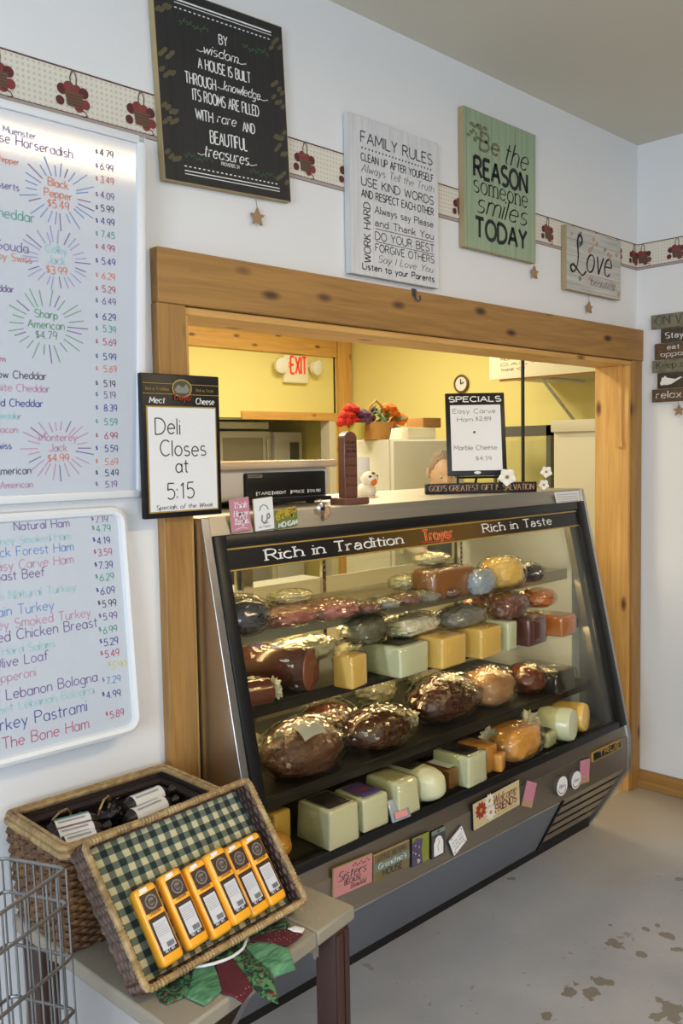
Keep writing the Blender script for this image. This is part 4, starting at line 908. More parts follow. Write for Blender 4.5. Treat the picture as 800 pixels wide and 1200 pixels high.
food('bag_clear', rgb(206, 200, 170), rough=.2, coat=1, bump=1.2, bscale=40, vary=.35, vscale=22)
food('bag_red', rgb(158, 92, 80), rough=.2, coat=1, bump=1.2, bscale=40, vary=.55, vscale=30)
food('bag_dark', rgb(40, 40, 42), rough=.25, coat=1, bump=.8, bscale=10, vary=.5, vscale=9)
food('pack_blue', rgb(150, 160, 165), rough=.25, coat=.8, bump=.6, bscale=14, vary=.3)
food('pack_grey', rgb(120, 118, 104), rough=.25, coat=.8, bump=.7, bscale=16, vary=.3)
food('pack_orange', rgb(186, 112, 52), rough=.3, coat=.8, bump=.4, bscale=16, vary=.3)
food('label_dark', rgb(34, 28, 24), rough=.4); food('label_purple', rgb(74, 62, 120), rough=.4); food('label_white', rgb(206, 212, 214), rough=.5); food('label_red', rgb(170, 50, 40), rough=.5); food('label_blue', rgb(70, 86, 140), rough=.5)
def base(px, py, sh): return on(px, py, 'z', SHELF[sh][0])
def mpp(p): return (p-CAM).dot(FW)/FPX
def bag_neck(mb, c, d, l, r, m=0):
    d = V(d).normalized(); X = d.orthogonal(); Y = d.cross(X)
    def fn(u, v):
        a = 2*math.pi*u; k = r*.62*(.3+.9*v**1.2)*(1+.16*math.sin(11*a+4*v)+.12*math.sin(5*a)); return V(c)+d*l*.75*v*(1+.12*math.sin(9*a))+(X*math.cos(a)+Y*math.sin(a))*k
    mb.grid(fn, 28, 5, m, cu=True)
def block(name, label, cat, px, py, sh, w_, d_, h_, rot, m, group=None, lab=None, taper=.0, r=.007, film=True):
    """A wrapped block whose front-bottom corner stands at a photo point."""
    p = base(px, py, sh); t = thing(name, p, label, cat, group)
    ex = V((math.cos(rot), math.sin(rot), 0)); ey = V((-math.sin(rot), math.cos(rot), 0))
    b = MB(); b.rbox(p-ex*w_, ex*w_, ey*d_, V((0, 0, h_)), r, 3)
    for v in b.v: 
        k = 1-taper*(v.z-p.z)/h_; c = p-ex*w_/2+ey*d_/2; v.x = c.x+(v.x-c.x)*k; v.y = c.y+(v.y-c.y)*k
        q = noise.noise_vector(v*14)*.003; v += q; v.z = max(v.z, p.z)
    b.build('block', m, t)
    if film:
        cc = p-ex*w_/2+ey*d_/2+V((0, 0, h_/2)); MB().wrap(cc, w_*.515, d_*.515, h_*.52, rot, px*.37, flat=.94, amp=.026, sq=.30).build('plastic_wrap', 'film', t, angle=6)
    if lab:
        l = MB(); o = p-ex*w_*.86+ey*d_*.12+V((0, 0, h_+.004)); l.rbox(o, ex*w_*.70, ey*d_*.72, V((0, 0, .0015)), .0005, 1, 0)
        if len(lab) > 1:
            text(l, "Troyer", o+ex*w_*.08+ey*d_*.28+V((0, 0, .0024)), ex, ey, .022, .004, 1, fit=w_*.54, cal=True)
        l.build('label', list(lab), t)
    return t
def lump(name, label, cat, px, py, sh, wpx, hpx, dep, m, group=None, rot=0, tilt=0, seed=1, amp=.08, sq=1.0, neck=None, fr=3.0, nm='body', lift=0, film=True):
    """Meat or bag: photo point is the middle of its lower edge, size in photo pixels."""
    p = base(px, py, sh); k = mpp(p); rz = hpx*k/2; rx = wpx*k/2/.78; dd = dep/2
    c = V((p.x+dd*.35, p.y+dd*.8, SHELF[sh][0]+rz*.92+lift)); t = thing(name, (c.x, c.y, SHELF[sh][0]+lift), label, cat, group)
    b = MB(); b.blob(c, rx, dd, rz, rot, amp, fr, seed, 40, 24, flat=.9, sq=sq, tilt=tilt); b.build(nm, m, t, angle=60)
    if film: MB().wrap(c, rx*1.04, dd*1.04, rz*1.05, rot, seed, sq=sq).build('plastic_wrap', 'film', t, angle=6)
    if neck:
        n_ = MB(); dr = V(neck); bag_neck(n_, c+V((math.copysign(rx*.86, dr.x)*math.cos(rot), math.copysign(rx*.86, dr.x)*math.sin(rot), rz*.15)), dr, .07, .028); n_.build('bag_end', 'bag_clear', t)
    return t, c, (rx, dd, rz)

# bottom deck: cheeses, left to right
CH = 'cheeses on the bottom deck'
block('cheese_block', 'tan cheese piece showing behind the basket at the left end of the deck', 'cheese', 342, 985, 'D', .07, .10, .095, .12, 'cheese_yellow', CH)
t = thing('cheese_ball', base(336, 1012, 'D'), 'orange rounded cheese half hidden by the tray rim at the deck end', 'cheese', CH)
MB().blob(base(336, 1012, 'D')+V((0, .05, .036)), .045, .05, .038, 0, .04, flat=.95).build('body', 'cheese_orange', t)
block('cheese_block', 'big pale cheese block with a dark top label, first from the left', 'cheese', 422, 983, 'D', .118, .14, .108, -.02, 'cheese_pale', CH, ('label_dark',), .05)
block('cheese_block', 'pale cheese block with a purple top label', 'cheese', 456, 965, 'D', .106, .13, .096, -.02, 'cheese_pale', CH, ('label_purple', 'label_red'), .04)
block('cheese_block', 'pale cheese block behind a leaning printed pack, third from the left', 'cheese', 493, 949, 'D', .100, .15, .102, .02, 'cheese_pale', CH, None, .12)
t = thing('printed_pack', base(452, 966, 'D'), 'small printed silver pack leaning on the third pale cheese block', 'packet')
o = base(447, 967, 'D')+V((.03, -.012, 0)); b = MB(); b.rbox(o, V((.075, -.005, .0)), V((-.0, -.008, .002)), V((.012, .035, .055)), .003, 2, 0); b.obox(o+V((.008, -.0095, .012)), V((.05, -.004, 0)), V((0, -.002, 0)), V((.004, .010, .015)), 1); b.build('pack', ['pack_blue', 'mag_pink'], t)
p = base(507, 944, 'D'); t = thing('cheese_loaf', p, 'small round ended pale cheese loaf with a dark label', 'cheese', CH)
b = MB(); b.blob(p+V((.012, .09, .053)), .056, .11, .054, .15, .03, 2, 5, flat=.96, sq=.72); b.build('body', 'cheese_pale', t); l = MB(); l.rbox(p+V((-.03, .06, .1065)), V((.07, .01, 0)), V((-.01, .08, 0)), V((0, 0, .002)), .0005, 1); l.build('label', 'label_dark', t)
block('cheese_block', 'amber brown smoked cheese block low beside the round loaf', 'cheese', 546, 917, 'D', .09, .12, .062, .05, 'cheese_brown', CH, ('label_white',))
block('cheese_block', 'pale green cheese block with a dark label, middle of the deck', 'cheese', 571, 914, 'D', .108, .15, .100, .04, 'cheese_green', CH, ('label_dark',), .03)
block('cheese_block', 'orange cheese block standing beside the pale green one', 'cheese', 584, 901, 'D', .075, .13, .092, .1, 'cheese_orange', CH, None, .06)
block('cheese_block', 'low orange cheese wedge in front of the orange block', 'cheese', 593, 900, 'D', .055, .06, .06, .35, 'cheese_orange', CH)
t, c, rr = lump('bagged_cheese', 'orange cheese in a loose clear bag, right of the deck', 'cheese', 612, 891, 'D', 60, 38, .17, 'cheese_orange', CH, .1, 0, 9, .10, .65)
b = MB(); bag_neck(b, c+V((.07, -.01, .03)), (.7, .0, .5), .07, .04); b.build('bag_end', 'bag_clear', t); b = MB(); bag_neck(b, c+V((-.10, 0, .02)), (-.8, .0, .5), .06, .035); b.build('bag_end', 'bag_clear', t)
block('cheese_block', 'green white cheese pack behind the round cheese', 'cheese', 652, 872, 'D', .07, .11, .055, .1, 'cheese_green', CH, ('label_dark',))
for px, py, R0, m, lab in ((668, 869, .062, 'cheese_green', 'round pale green cheese standing on edge'), (683, 858, .056, 'cheese_yellow', 'round tan cheese at the right end of the deck')):
    p = base(px, py, 'D')+V((0, .0, R0)); t = thing('round_cheese', (p.x, p.y, .5), lab, 'cheese', CH)
    MB().lathe([(R0*.85, -.07), (R0, -.06), (R0, .05), (R0*.9, .062), (0.001, .066)], p+V((-.01, .05, 0)), (.25, -1, .05), 28).build('wheel', m, t)
# back row of the deck, dim
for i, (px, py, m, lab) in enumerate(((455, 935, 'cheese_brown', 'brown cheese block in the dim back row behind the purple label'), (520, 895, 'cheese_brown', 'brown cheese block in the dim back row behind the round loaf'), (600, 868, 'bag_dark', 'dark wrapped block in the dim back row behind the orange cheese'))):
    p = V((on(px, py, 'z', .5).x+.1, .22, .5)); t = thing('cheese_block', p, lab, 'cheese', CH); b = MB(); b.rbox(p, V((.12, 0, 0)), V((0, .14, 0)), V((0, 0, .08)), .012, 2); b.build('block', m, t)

# shelf C: hams and turkeys
HM = 'hams and turkeys on the second shelf from below'
t, c, rr = lump('whole_ham', 'large netted brown ham with a white label, nearest left', 'ham', 366, 917, 'C', 92, 66, .20, 'ham_brown', HM, .1, 0, 3, .10)
b = MB(); L0 = c+V((-.035, -.03, rr[2]*.985)); b.grid(lambda u, v: c+V((-.055+.085*u, -.075+.05*v, rr[2]*math.sqrt(max(.05, 1-((-.055+.085*u)/rr[0])**2-((-.075+.05*v)/rr[1])**2))*1.04+.004)), 6, 4); b.build('label', 'label_white', t)
b = MB(); bag_neck(b, c+V((-.09, -.02, .03)), (-.8, 0, .7), .05, .03); b.build('bag_end', 'bag_clear', t)
t, c, rr = lump('whole_ham', 'glossy dark ham just behind the labelled one', 'ham', 415, 893, 'C', 80, 58, .17, 'ham_dark', HM, .1, 0, 6, .07); c0 = c
for o in [t]: o.location.y += .09
t, c, rr = lump('whole_ham', 'glossy dark red ham with a netted tapering end, middle left', 'ham', 461, 886, 'C', 78, 50, .17, 'ham_dark', HM, -.05, 0, 8, .08, neck=(.9, 0, -.25)); t.location.y += .03
t, c, rr = lump('smoked_turkey', 'shiny dark brown smoked turkey in the middle of the shelf', 'turkey', 533, 850, 'C', 84, 54, .19, 'ham_dark', HM, .05, 0, 12, .09)
t, c, rr = lump('turkey_breast', 'pale pink cooked turkey breast, right of the dark turkey', 'turkey', 590, 832, 'C', 54, 44, .18, 'turkey_pale', HM, .1, 0, 15, .09, .85); t.location.y += .02
t, c, rr = lump('bagged_roast', 'reddish roast in a clear bag beside the pale turkey', 'roast', 628, 816, 'C', 34, 34, .16, 'sausage_red', HM, .1, 0, 17, .10)
block('wrapped_tray', 'wide black wrapped tray at the right of the ham shelf', 'tray', 676, 806, 'C', .15, .22, .085, .03, 'bag_dark', HM, None, .1)
for px, py, s, lab in ((425, 858, 3, 'cream coloured crumpled bag behind the dark hams'), (487, 838, 5, 'cream coloured bag knotted beside the smoked turkey'), (540, 812, 6, 'flat pale bag lying behind the smoked turkey')):
    t, c, rr = lump('plastic_bag', lab, 'bag', px, py, 'C', 46, 34, .10, 'bag_clear', 'crumpled bags on the ham shelf', 0, 0, s, .25, fr=4); t.location.y += .17
# shelf B: bologna and cheese in bags
SB = 'packs on the middle shelf'
def log(name, label, cat, a, b_, r, m, cutm, sh, group, wrap=True):
    a, b_ = V(a), V(b_); d = (b_-a).normalized(); L0 = (b_-a).length
    t = thing(name, ((a+b_)/2).xy.to_3d()+V((0, 0, a.z-r)), label, cat, group)
    MB().lathe([(.001, -.012), (r*.5, -.010), (r*.85, 0), (r, .03), (r*1.02, L0*.5), (r, L0)], a, d, 28).build('casing', m, t)
    MB().lathe([(r*.995, L0+.0004), (r*.97, L0+.004), (.001, L0+.006)], a, d, 28).build('cut_face', cutm, t)
    mid = (a+b_)/2; MB().wrap(mid, L0*.54, r*1.10, r*1.10, math.atan2(d.y, d.x), r*91, flat=.92, amp=.035, sq=.55).build('plastic_wrap', 'film', t, angle=6)
    return t, d
z = .900
p = base(322, 826, 'B'); t, d = log('sausage_log', 'red sausage log at the left end of the middle shelf', 'sausage', p+V((-.16, .06, .036)), p+V((.0, .03, .036)), .036, 'sausage_red', 'sausage_red', 'B', SB)
b = MB(); bag_neck(b, p+V((.0, .03, .036)), (1, -.2, .1), .04, .03); b.build('bag_end', 'bag_clear', t)
p = base(372, 811, 'B'); t, d = log('bologna_log', 'thick bologna log with a pink cut face', 'bologna', p+V((-.100, .225, .064)), p+V((.0, .030, .064)), .064, 'bologna_skin', 'bologna_cut', 'B', SB)
b = MB(); 
for k in (.25, .55): 
    q = p+V((-.100, .225, .064))+(V((.100, -.195, 0)))*k; 
    b.grid(lambda u, v: q+V((.100, -.195, 0)).normalized()*(.045*(u-.5))+(V((-.89, -.456, 0))*math.sin(-.5+v*.9)+V((0, 0, 1))*math.cos(-.5+v*.9))*.0665, 2, 6)
b.build('label', 'label_purple', t)
block('cheese_block', 'yellow cheese block standing beside the bologna', 'cheese', 431, 801, 'B', .085, .07, .095, .2, 'cheese_yellow', SB, None, .04, .006)
block('cheese_block', 'pale green wrapped cheese block in the middle of the shelf', 'cheese', 502, 786, 'B', .14, .16, .095, .05, 'cheese_green', SB, ('label_dark',))
block('cheese_block', 'tan cheese block with a dark strap', 'cheese', 546, 777, 'B', .13, .16, .10, .05, 'cheese_yellow', SB)
block('cheese_block', 'bright yellow cheese block in a bag, right of the tan one', 'cheese', 588, 766, 'B', .125, .15, .10, .05, 'cheese_yellow', SB)
block('cheese_block', 'whitish cheese end piece beside the bright yellow block', 'cheese', 606, 760, 'B', .06, .14, .10, .05, 'cheese_green', SB)
block('wrapped_block', 'brown wrapped block, right part of the middle shelf', 'packet', 640, 752, 'B', .12, .18, .10, .06, 'bologna_skin', SB)
block('wrapped_block', 'orange wrapped pack at the right end of the middle shelf', 'packet', 675, 742, 'B', .11, .16, .075, .05, 'pack_orange', SB)
for px, py, wp, hp, m, s, lab, dy, dz in ((385, 768, 70, 16, 'bag_clear', 3, 'clear bag of slices lying behind the bologna', .20, 0), (400, 755, 60, 26, 'bag_clear', 4, 'crumpled clear bag on the left of the middle shelf', .12, .075), (463, 752, 50, 34, 'pack_grey', 5, 'clear grey pack set on top of the green cheese', .10, .1), (520, 745, 70, 24, 'bag_clear', 7, 'loose clear bag over the tan cheese', .10, .1), (575, 728, 60, 24, 'pack_grey', 8, 'grey wrapped pack on the bright yellow cheese', .09, .1), (628, 718, 44, 30, 'ham_brown', 9, 'brown wrapped pieces stacked at the right', .09, .1)):
    t, c, rr = lump('wrapped_pack', lab, 'packet', px, 800-(px-460)*.22, 'B', wp, hp, .12, m, SB, .1, 0, s, .16, .8, fr=3.4); t.location.y += dy; t.location.z += dz
# shelf A
SA = 'packs on the top shelf'
t, c, rr = lump('wrapped_meat', 'big dark wrapped meat at the left end of the top shelf', 'meat', 290, 747, 'A', 56, 46, .14, 'bag_dark', SA, 0, 0, 2, .06)
t, c, rr = lump('bagged_slices', 'red sliced meat in a crumpled clear bag, beside the dark one', 'meat', 345, 735, 'A', 70, 22, .14, 'bag_red', SA, .05, 0, 4, .16, .8); 
t, c, rr = lump('bagged_slices', 'red sliced meat in a clear bag, right of the first red bag', 'meat', 395, 727, 'A', 56, 22, .14, 'bag_red', SA, .05, 0, 6, .18, .8)
for i, px in enumerate((432, 456, 480, 504, 526)):
    t, c, rr = lump('meat_roll', 'small plastic wrapped roll, %s in the row on the top shelf' % ('first', 'second', 'third', 'fourth', 'last')[i], 'meat', px, 721-(px-432)*.19, 'A', 26, 15, .13, 'pack_grey' if i % 2 else 'ham_brown', SA, .1, 0, 20+i, .10)
p = base(562, 690, 'A'); block('cheese_block', 'long brown cheese loaf on the top shelf', 'cheese', 556, 696, 'A', .22, .10, .10, .02, 'cheese_brown', SA, None, 0, .012); 
t.location.y += 0
t, c, rr = lump('wrapped_pack', 'bluish white wrapped pack in front of the brown loaf', 'packet', 568, 697, 'A', 34, 30, .08, 'pack_blue', SA, 0, 0, 31, .12, .8)
t, c, rr = lump('bagged_cheese', 'yellow green bagged cheese at the right of the top shelf', 'cheese', 598, 690, 'A', 44, 36, .14, 'cheese_yellow', SA, 0, 0, 33, .10, .8)
t, c, rr = lump('wrapped_pack', 'dark wrapped pack, rightmost on the top shelf', 'packet', 628, 683, 'A', 26, 22, .14, 'bag_dark', SA, 0, 0, 35, .12)
t, c, rr = lump('plastic_bag', 'clear bag lying on top of the brown loaf', 'bag', 520, 700, 'A', 40, 16, .10, 'bag_clear', SA, 0, 0, 37, .2); t.location.z += .104; t.location.y += .03

# loose crumpled bags and wrapped bits between the larger pieces
for px, py, sh, wp, hp, dp, m, s, dy, dz, lab in (
    (322, 741, 'A', 40, 20, .10, 'bag_clear', 41, .10, .02, 'clear crumpled bag behind the dark wrapped meat on the top shelf'),
    (372, 731, 'A', 44, 16, .10, 'bag_clear', 42, .10, .045, 'clear crumpled bag lying on the two red bags'),
    (512, 707, 'A', 30, 18, .09, 'bag_clear', 43, .12, .03, 'clear bag wedged behind the rolls, left of the brown loaf'),
    (448, 795, 'B', 34, 34, .12, 'bag_clear', 44, .10, .0, 'clear bag standing between the yellow block and the green block'),
    (400, 806, 'B', 40, 30, .10, 'bag_clear', 45, .22, .06, 'clear bag end rising behind the bologna'),
    (610, 757, 'B', 30, 30, .10, 'bag_red', 46, .16, .08, 'reddish bag stacked behind the whitish cheese end'),
    (655, 745, 'B', 34, 20, .12, 'pack_orange', 47, .06, .10, 'small orange pack lying on the brown wrapped block'),
    (652, 812, 'C', 36, 26, .14, 'bag_dark', 48, .02, .0, 'dark bag between the roast and the black tray'),
    (336, 905, 'C', 30, 26, .10, 'bag_clear', 49, .16, .0, 'cream bag at the far left behind the labelled ham'),
    (630, 880, 'D', 30, 26, .10, 'bag_clear', 50, .04, .0, 'clear bag tail right of the bagged orange cheese')):
    t, c, rr = lump('plastic_bag' if m == 'bag_clear' else 'wrapped_pack', lab, 'bag' if m == 'bag_clear' else 'packet', px, py, sh, wp, hp, dp, m, 'loose bags and bits in the case', .1, 0, s, .24, .85, fr=4.2); t.location.y += dy; t.location.z += dz

# ================================================================== things standing on the case
CT = 1.43
P('machine_white', rgb(214, 208, 200), .4); P('machine_lid', rgb(214, 190, 160), .35, coat=.3); P('memorial_brown', rgb(108, 70, 56), .4, coat=.3); P('dark_walnut', rgb(48, 34, 30), .4)
mc = thing('deli_scale', (1.93, .33, CT), 'white counter scale with a black display and rounded lid', 'scale')
x0, x1, y0, y1 = 1.56, 2.125, .20, .50
b = MB(); b.rbox((x0, y0+.02, CT+.018), (x1-x0, 0, 0), (0, y1-y0, 0), (0, 0, .105), .022, 4); b.build('body', 'machine_white', mc)
b = MB(); b.rbox((x0-.012, y0-.005, CT+.119), (x1-x0+.03, 0, 0), (0, y1-y0+.03, 0), (0, 0, .026), .012, 3); b.build('weighing_plate', 'machine_lid', mc)
b = MB(); b.rbox((1.745, y0+.006, CT+.026), (.345, 0, 0), (0, .02, 0), (0, 0, .082), .006, 2); b.rbox((1.68, y0-.002, CT+.008), (.43, 0, 0), (0, .06, 0), (0, 0, .014), .005, 2); dp = b.build('display', 'black', mc)
t = MB(); t.box(1.752, 1.809, y0+.004, y0+.006, CT+.093, CT+.104, 1); text(t, "HOBART", (1.756, y0+.003, CT+.0955), EX, EZ, .0065, .0014, 2, fit=.05)
for k, (xx, s) in enumerate(((1.785, "TARE"), (1.850, "WEIGHT"), (1.930, "PRICE"), (2.005, "TOTAL PRICE"))): t.box(xx-.004, xx, y0+.001, y0+.003, CT+.036, CT+.048, 0); text(t, s, (xx+.004, y0+.002, CT+.038), EX, EZ, .0085, .0018, 0, fit=.052)
t.build('lettering', ['ink_white', 'badge_grey', 'ink_dark'], dp)
for xx in (x0+.05, x1-.06):
    for yy in (y0+.06, y1-.05): MB().lathe([(.016, 0), (.016, .02)], (xx, yy, CT), n=12).build('foot', 'black', mc)
bl = thing('service_bell', on(263, 592, 'z', CT), 'small silver counter bell beside the deli hours board', 'bell'); p = on(263, 593, 'z', CT)
MB().lathe([(.030, 0), (.030, .006), (.026, .010)], p).build('base', 'black', bl); MB().lathe([(.028, .012), (.027, .022), (.020, .034), (.008, .041), (.001, .042)], p).build('dome', 'chrome', bl); MB().lathe([(.004, .042), (.005, .047), (.001, .052)], p).build('plunger', 'chrome', bl)
# brown upright plaque
bx, by = 2.045, .055
mp = thing('upright_plaque', (bx, by, CT), 'brown upright wooden plaque with a rounded top and ruled lines', 'plaque', rz=0)
MB().rbox((bx-.050, by-.035, CT), (.115, 0, 0), (0, .07, 0), (0, 0, .022), .004).build('base', 'memorial_brown', mp)
pr_ = [(-.028, 0), (.030, 0), (.030, .19)]+[(.001+.029*math.cos(R_(a)), .19+.024*math.sin(R_(a))) for a in (20, 45, 70, 90, 110, 135, 160)]+[(-.028, .19)]
b = MB(); b.prism(pr_, (bx, by+.015, CT+.022), EX, EZ, V((0, -.030, 0))); cl = b.build('column', 'memorial_brown', mp, bevel=.002)
t = MB(); yy = by-.0156
for k, s in enumerate(("HOURS", "AND", "WELCOME")): text(t, s, (bx-.022, yy, CT+.196-.014*k), EX, EZ, .008, .0014, 0, fit=.046)
for z in (.155, .125, .092, .060): t.box(bx-.010, bx+.026, yy-.0002, yy, CT+z, CT+z+.0018); t.box(bx-.020, bx-.017, yy-.0002, yy, CT+z-.006, CT+z+.008)
t.build('lettering', 'dark_walnut', cl)
# keys hooked over the front edge
p = on(379, 597, 'y', -.054); k = thing('trinket', (p.x, -.05, p.z-.03), 'small silver and brown charm hanging over the case edge', 'charm')
b = MB(); b.lathe([(.012, 0), (.016, .004), (.011, .010), (.001, .012)], p+V((-.01, .003, .006)), (0, -1, .1), 16); b.tube([p+V((-.02, .012, .026)), p+V((-.015, -.004, .030)), p+V((-.01, -.006, .018))], .0025, 6); b.build('disc', 'chrome', k)
b = MB(); b.blob(p+V((.014, -.004, -.006)), .012, .007, .016, 0, .3, 4, 3); b.blob(p+V((.006, -.005, -.020)), .008, .006, .010, 0, .3, 4, 5); b.build('pendant', 'mag_tan', k)

# specials board on its easel, turned to the customer
def turned(c, yaw): return V((math.cos(yaw), math.sin(yaw), 0)), V((math.sin(yaw), -math.cos(yaw), 0))
sx, sn = turned(None, R_(-43)); sz = (EZ*.985-sn*.17).normalized()
dep = 3.42
pc = on(559.5, 560, 'y', .13); kk = (pc-CAM).dot(FW)/FPX
W_, H_ = 70*kk, 99*kk; o = pc-sx*W_/2; o.z = 1.497
sb = thing('specials_board', (pc.x, pc.y, CT), 'black framed Specials board on a small stand', 'sign')
b = MB(); b.rbox(o, sx*W_, -sn*.012, sz*H_, .003); fb = b.build('frame', 'black', sb)
f = o+sn*.0006; b = MB(); b.poly([f+sx*W_*a+sz*H_*c for a, c in ((.075, .065), (.925, .065), (.925, .855), (.075, .855))]); b.build('writing_panel', 'white', sb)
t = MB(); f = o+sn*.0014
text(t, "SPECIALS", f+sx*W_*.5+sz*H_*.895, sx, sz, H_*.062, .0042, 1, align='c', serif=True, fit=W_*.88)
for s, a, c, h in (("Easy Carve", .12, .755, .055), ("Ham", .19, .655, .052), ("$2.89", .50, .665, .045), ("Marble Cheese", .12, .315, .055), ("$4.19", .48, .185, .05)): text(t, s, f+sx*W_*a+sz*H_*c, sx, sz, H_*h, .0022, 0, jit=.04, fit=W_*(.72 if len(s) > 9 else .52 if len(s) > 5 else .26))
t.disc(f+sx*W_*.47+sz*H_*.525, sx, sz, .005, n=10, m=2); t.disc(f+sx*W_*.5+sz*H_*.04, sx, sz, .014, .006, 14, 3)
t.build('lettering', ['badge_grey', 'ink_white', 'leaf_green', 'ink_white'], sb)
b = MB(); mid = pc+V((0, 0, 0)); m0 = V((mid.x, mid.y, 0))
for s in (-.35, .35): b.tube([m0+sx*W_*s+sn*.03+EZ*(CT+.012), m0+sx*W_*s+sn*.024+EZ*1.50, m0+sx*W_*s-sn*.02+EZ*1.494], .005, 6)
b.tube([m0-sx*W_*.36+sn*.012+EZ*1.492, m0+sx*W_*.36+sn*.012+EZ*1.492], .005, 6); b.tube([m0-sn*.02+EZ*1.492, m0-sn*.10+EZ*(CT+.006)], .005, 6)
b.rbox(m0-sx*.09-sn*.11+EZ*CT, sx*.18, sn*.15, EZ*.012, .004); b.build('easel', 'black', sb)
# block sign
a0, a1 = on(499, 579.5, 'z', CT), on(629, 576.5, 'z', CT); d = (a1-a0); L0 = d.length; d.normalize(); nn = V((d.y, -d.x, 0))
gs = thing('block_sign', ((a0+a1)/2), 'long black wooden block lettered about the greatest gift, before the Specials board', 'sign')
kk = (a0-CAM).dot(FW)/FPX
b = MB(); b.rbox(a0, d*L0, -nn*.028, EZ*(12.3*kk), .003); b.build('block', 'black', gs)
t = MB(); text(t, "GOD'S GREATEST GIFT IS SALVATION", a0+nn*.001+d*L0*.03+EZ*.011, d, EZ, .022, .0036, 0, serif=True, cal=True, fit=L0*.94); t.build('lettering', 'mag_tan', gs)
# white flowers on wire stems beside the board
P('petal_white', rgb(240, 238, 230), .6); P('stem_green', rgb(96, 130, 60), .6); P('flower_eye', rgb(150, 120, 60), .7)
def flower(px, py, yv, r, label):
    c = on(px, py, 'y', yv); t = thing('white_flower', (c.x, c.y, CT), label, 'flower', 'white artificial flowers on the case')
    n0 = (CAM-c).normalized(); X = n0.orthogonal().normalized(); Y = n0.cross(X)
    for i in range(5):
        a = i*2*math.pi/5+.3; dd = X*math.cos(a)+Y*math.sin(a); e = n0.cross(dd)
        b = MB(); b.grid(lambda u, v: c+dd*(r*v)+e*(r*.55*math.sin(math.pi*min(1, v*.92+.05))*(u-.5)*1.7)+n0*(.25*r*v*v-.15*r*(2*u-1)**2*v), 6, 6); b.build('petal', 'petal_white', t)
    MB().blob(c+n0*.004, r*.2, r*.2, r*.2).build('center', 'flower_eye', t)
    MB().tube([c-n0*.006, V((c.x+.004, c.y+.012, (c.z+CT)/2)), V((c.x+.006, c.y+.01, CT))], .002, 5).build('stem', 'stem_green', t)
flower(594, 559, .03, .036, 'white flower low in front of the Specials board'); flower(640, 553, .10, .026, 'upper white flower at the right end of the case'); flower(637, 568, .0, .022, 'lower white flower at the right end of the case')
tag(MB().tube([(3.285, .22, CT), (3.285, .22, 1.98), (3.285, .22, CE)], .0075, 10).lathe([(.022, 0), (.022, .006), (.009, .010)], (3.285, .22, CT), n=16).build('support_rod', 'black'), 'thin black rod rising from the right end of the case', 'rod')

# ================================================================== bench table with the baskets
TZ = .56
P('resin_taupe', rgb(150, 142, 126), .5, bump=.1, bscale=120, vary=.06, vscale=3); P('resin_brown', rgb(66, 42, 36), .5, bump=.12, bscale=90, vary=.15, vscale=5)
FR, FL, BL, BR = V((1.398, -.597, 0)), V((.850, -.690, 0)), V((.826, -.06, 0)), V((1.352, -.045, 0))
tb = thing('bench_table', (1.12, -.35, 0), 'taupe resin side table with dark brown legs beside the case', 'table')
def tq(u, v): return (FL*(1-u)+FR*u)*(1-v)+(BL*(1-u)+BR*u)*v
def slab(u0, u1, z0, z1, name, m, v0=0, v1=1, bev=.008):
    b = MB(); Q = [tq(u0, v0), tq(u1, v0), tq(u1, v1), tq(u0, v1)]; b.add([q+EZ*z0 for q in Q]+[q+EZ*z1 for q in Q], [(0, 3, 2, 1), (4, 5, 6, 7)]+[(i, (i+1) % 4, 4+(i+1) % 4, 4+i) for i in range(4)]); return b.build(name, m, tb, bevel=bev)
slab(0, .745, TZ-.034, TZ, 'tabletop', 'resin_taupe', bev=.006); slab(.748, 1, TZ-.034, TZ, 'tabletop', 'resin_taupe', bev=.006)
def apron(u0, v0, u1, v1, name):
    A, B = tq(u0, v0), tq(u1, v1); d = B-A; n0 = V((d.y, -d.x, 0)).normalized(); Lx = d.length; d.normalize()
    pts = [(0, TZ-.034), (0, TZ-.125)]+[(Lx*(.5-.5*math.cos(math.pi*i/16)), TZ-.125+.062*math.sin(math.pi*i/16)**.8) for i in range(1, 16)]+[(Lx, TZ-.125), (Lx, TZ-.034)]
    MB().prism(pts, A-n0*.022, d, EZ, n0*.018).build(name, 'resin_taupe', tb)
apron(.09, .10, .885, .10, 'apron'); apron(.06, .93, .06, .07, 'apron'); apron(.925, .07, .925, .93, 'apron'); apron(.93, .94, .07, .94, 'apron')
for u, v in ((.885, .045), (.03, .045), (.03, .88), (.885, .88)):
    c = tq(u, v); e1 = (FR-FL).normalized(); e2 = V((-e1.y, e1.x, 0)); b = MB()
    b.rbox(c-e1*.0-e2*.012, e1*.056, e2*.058, EZ*(TZ-.035), .006); b.rbox(c+e1*.004-e2*.018, e1*.022, e2*.010, EZ*(TZ-.05), .003); b.rbox(c+e1*.034-e2*.016, e1*.018, e2*.008, EZ*(TZ-.05), .003)
    b.build('leg', 'resin_brown', tb)

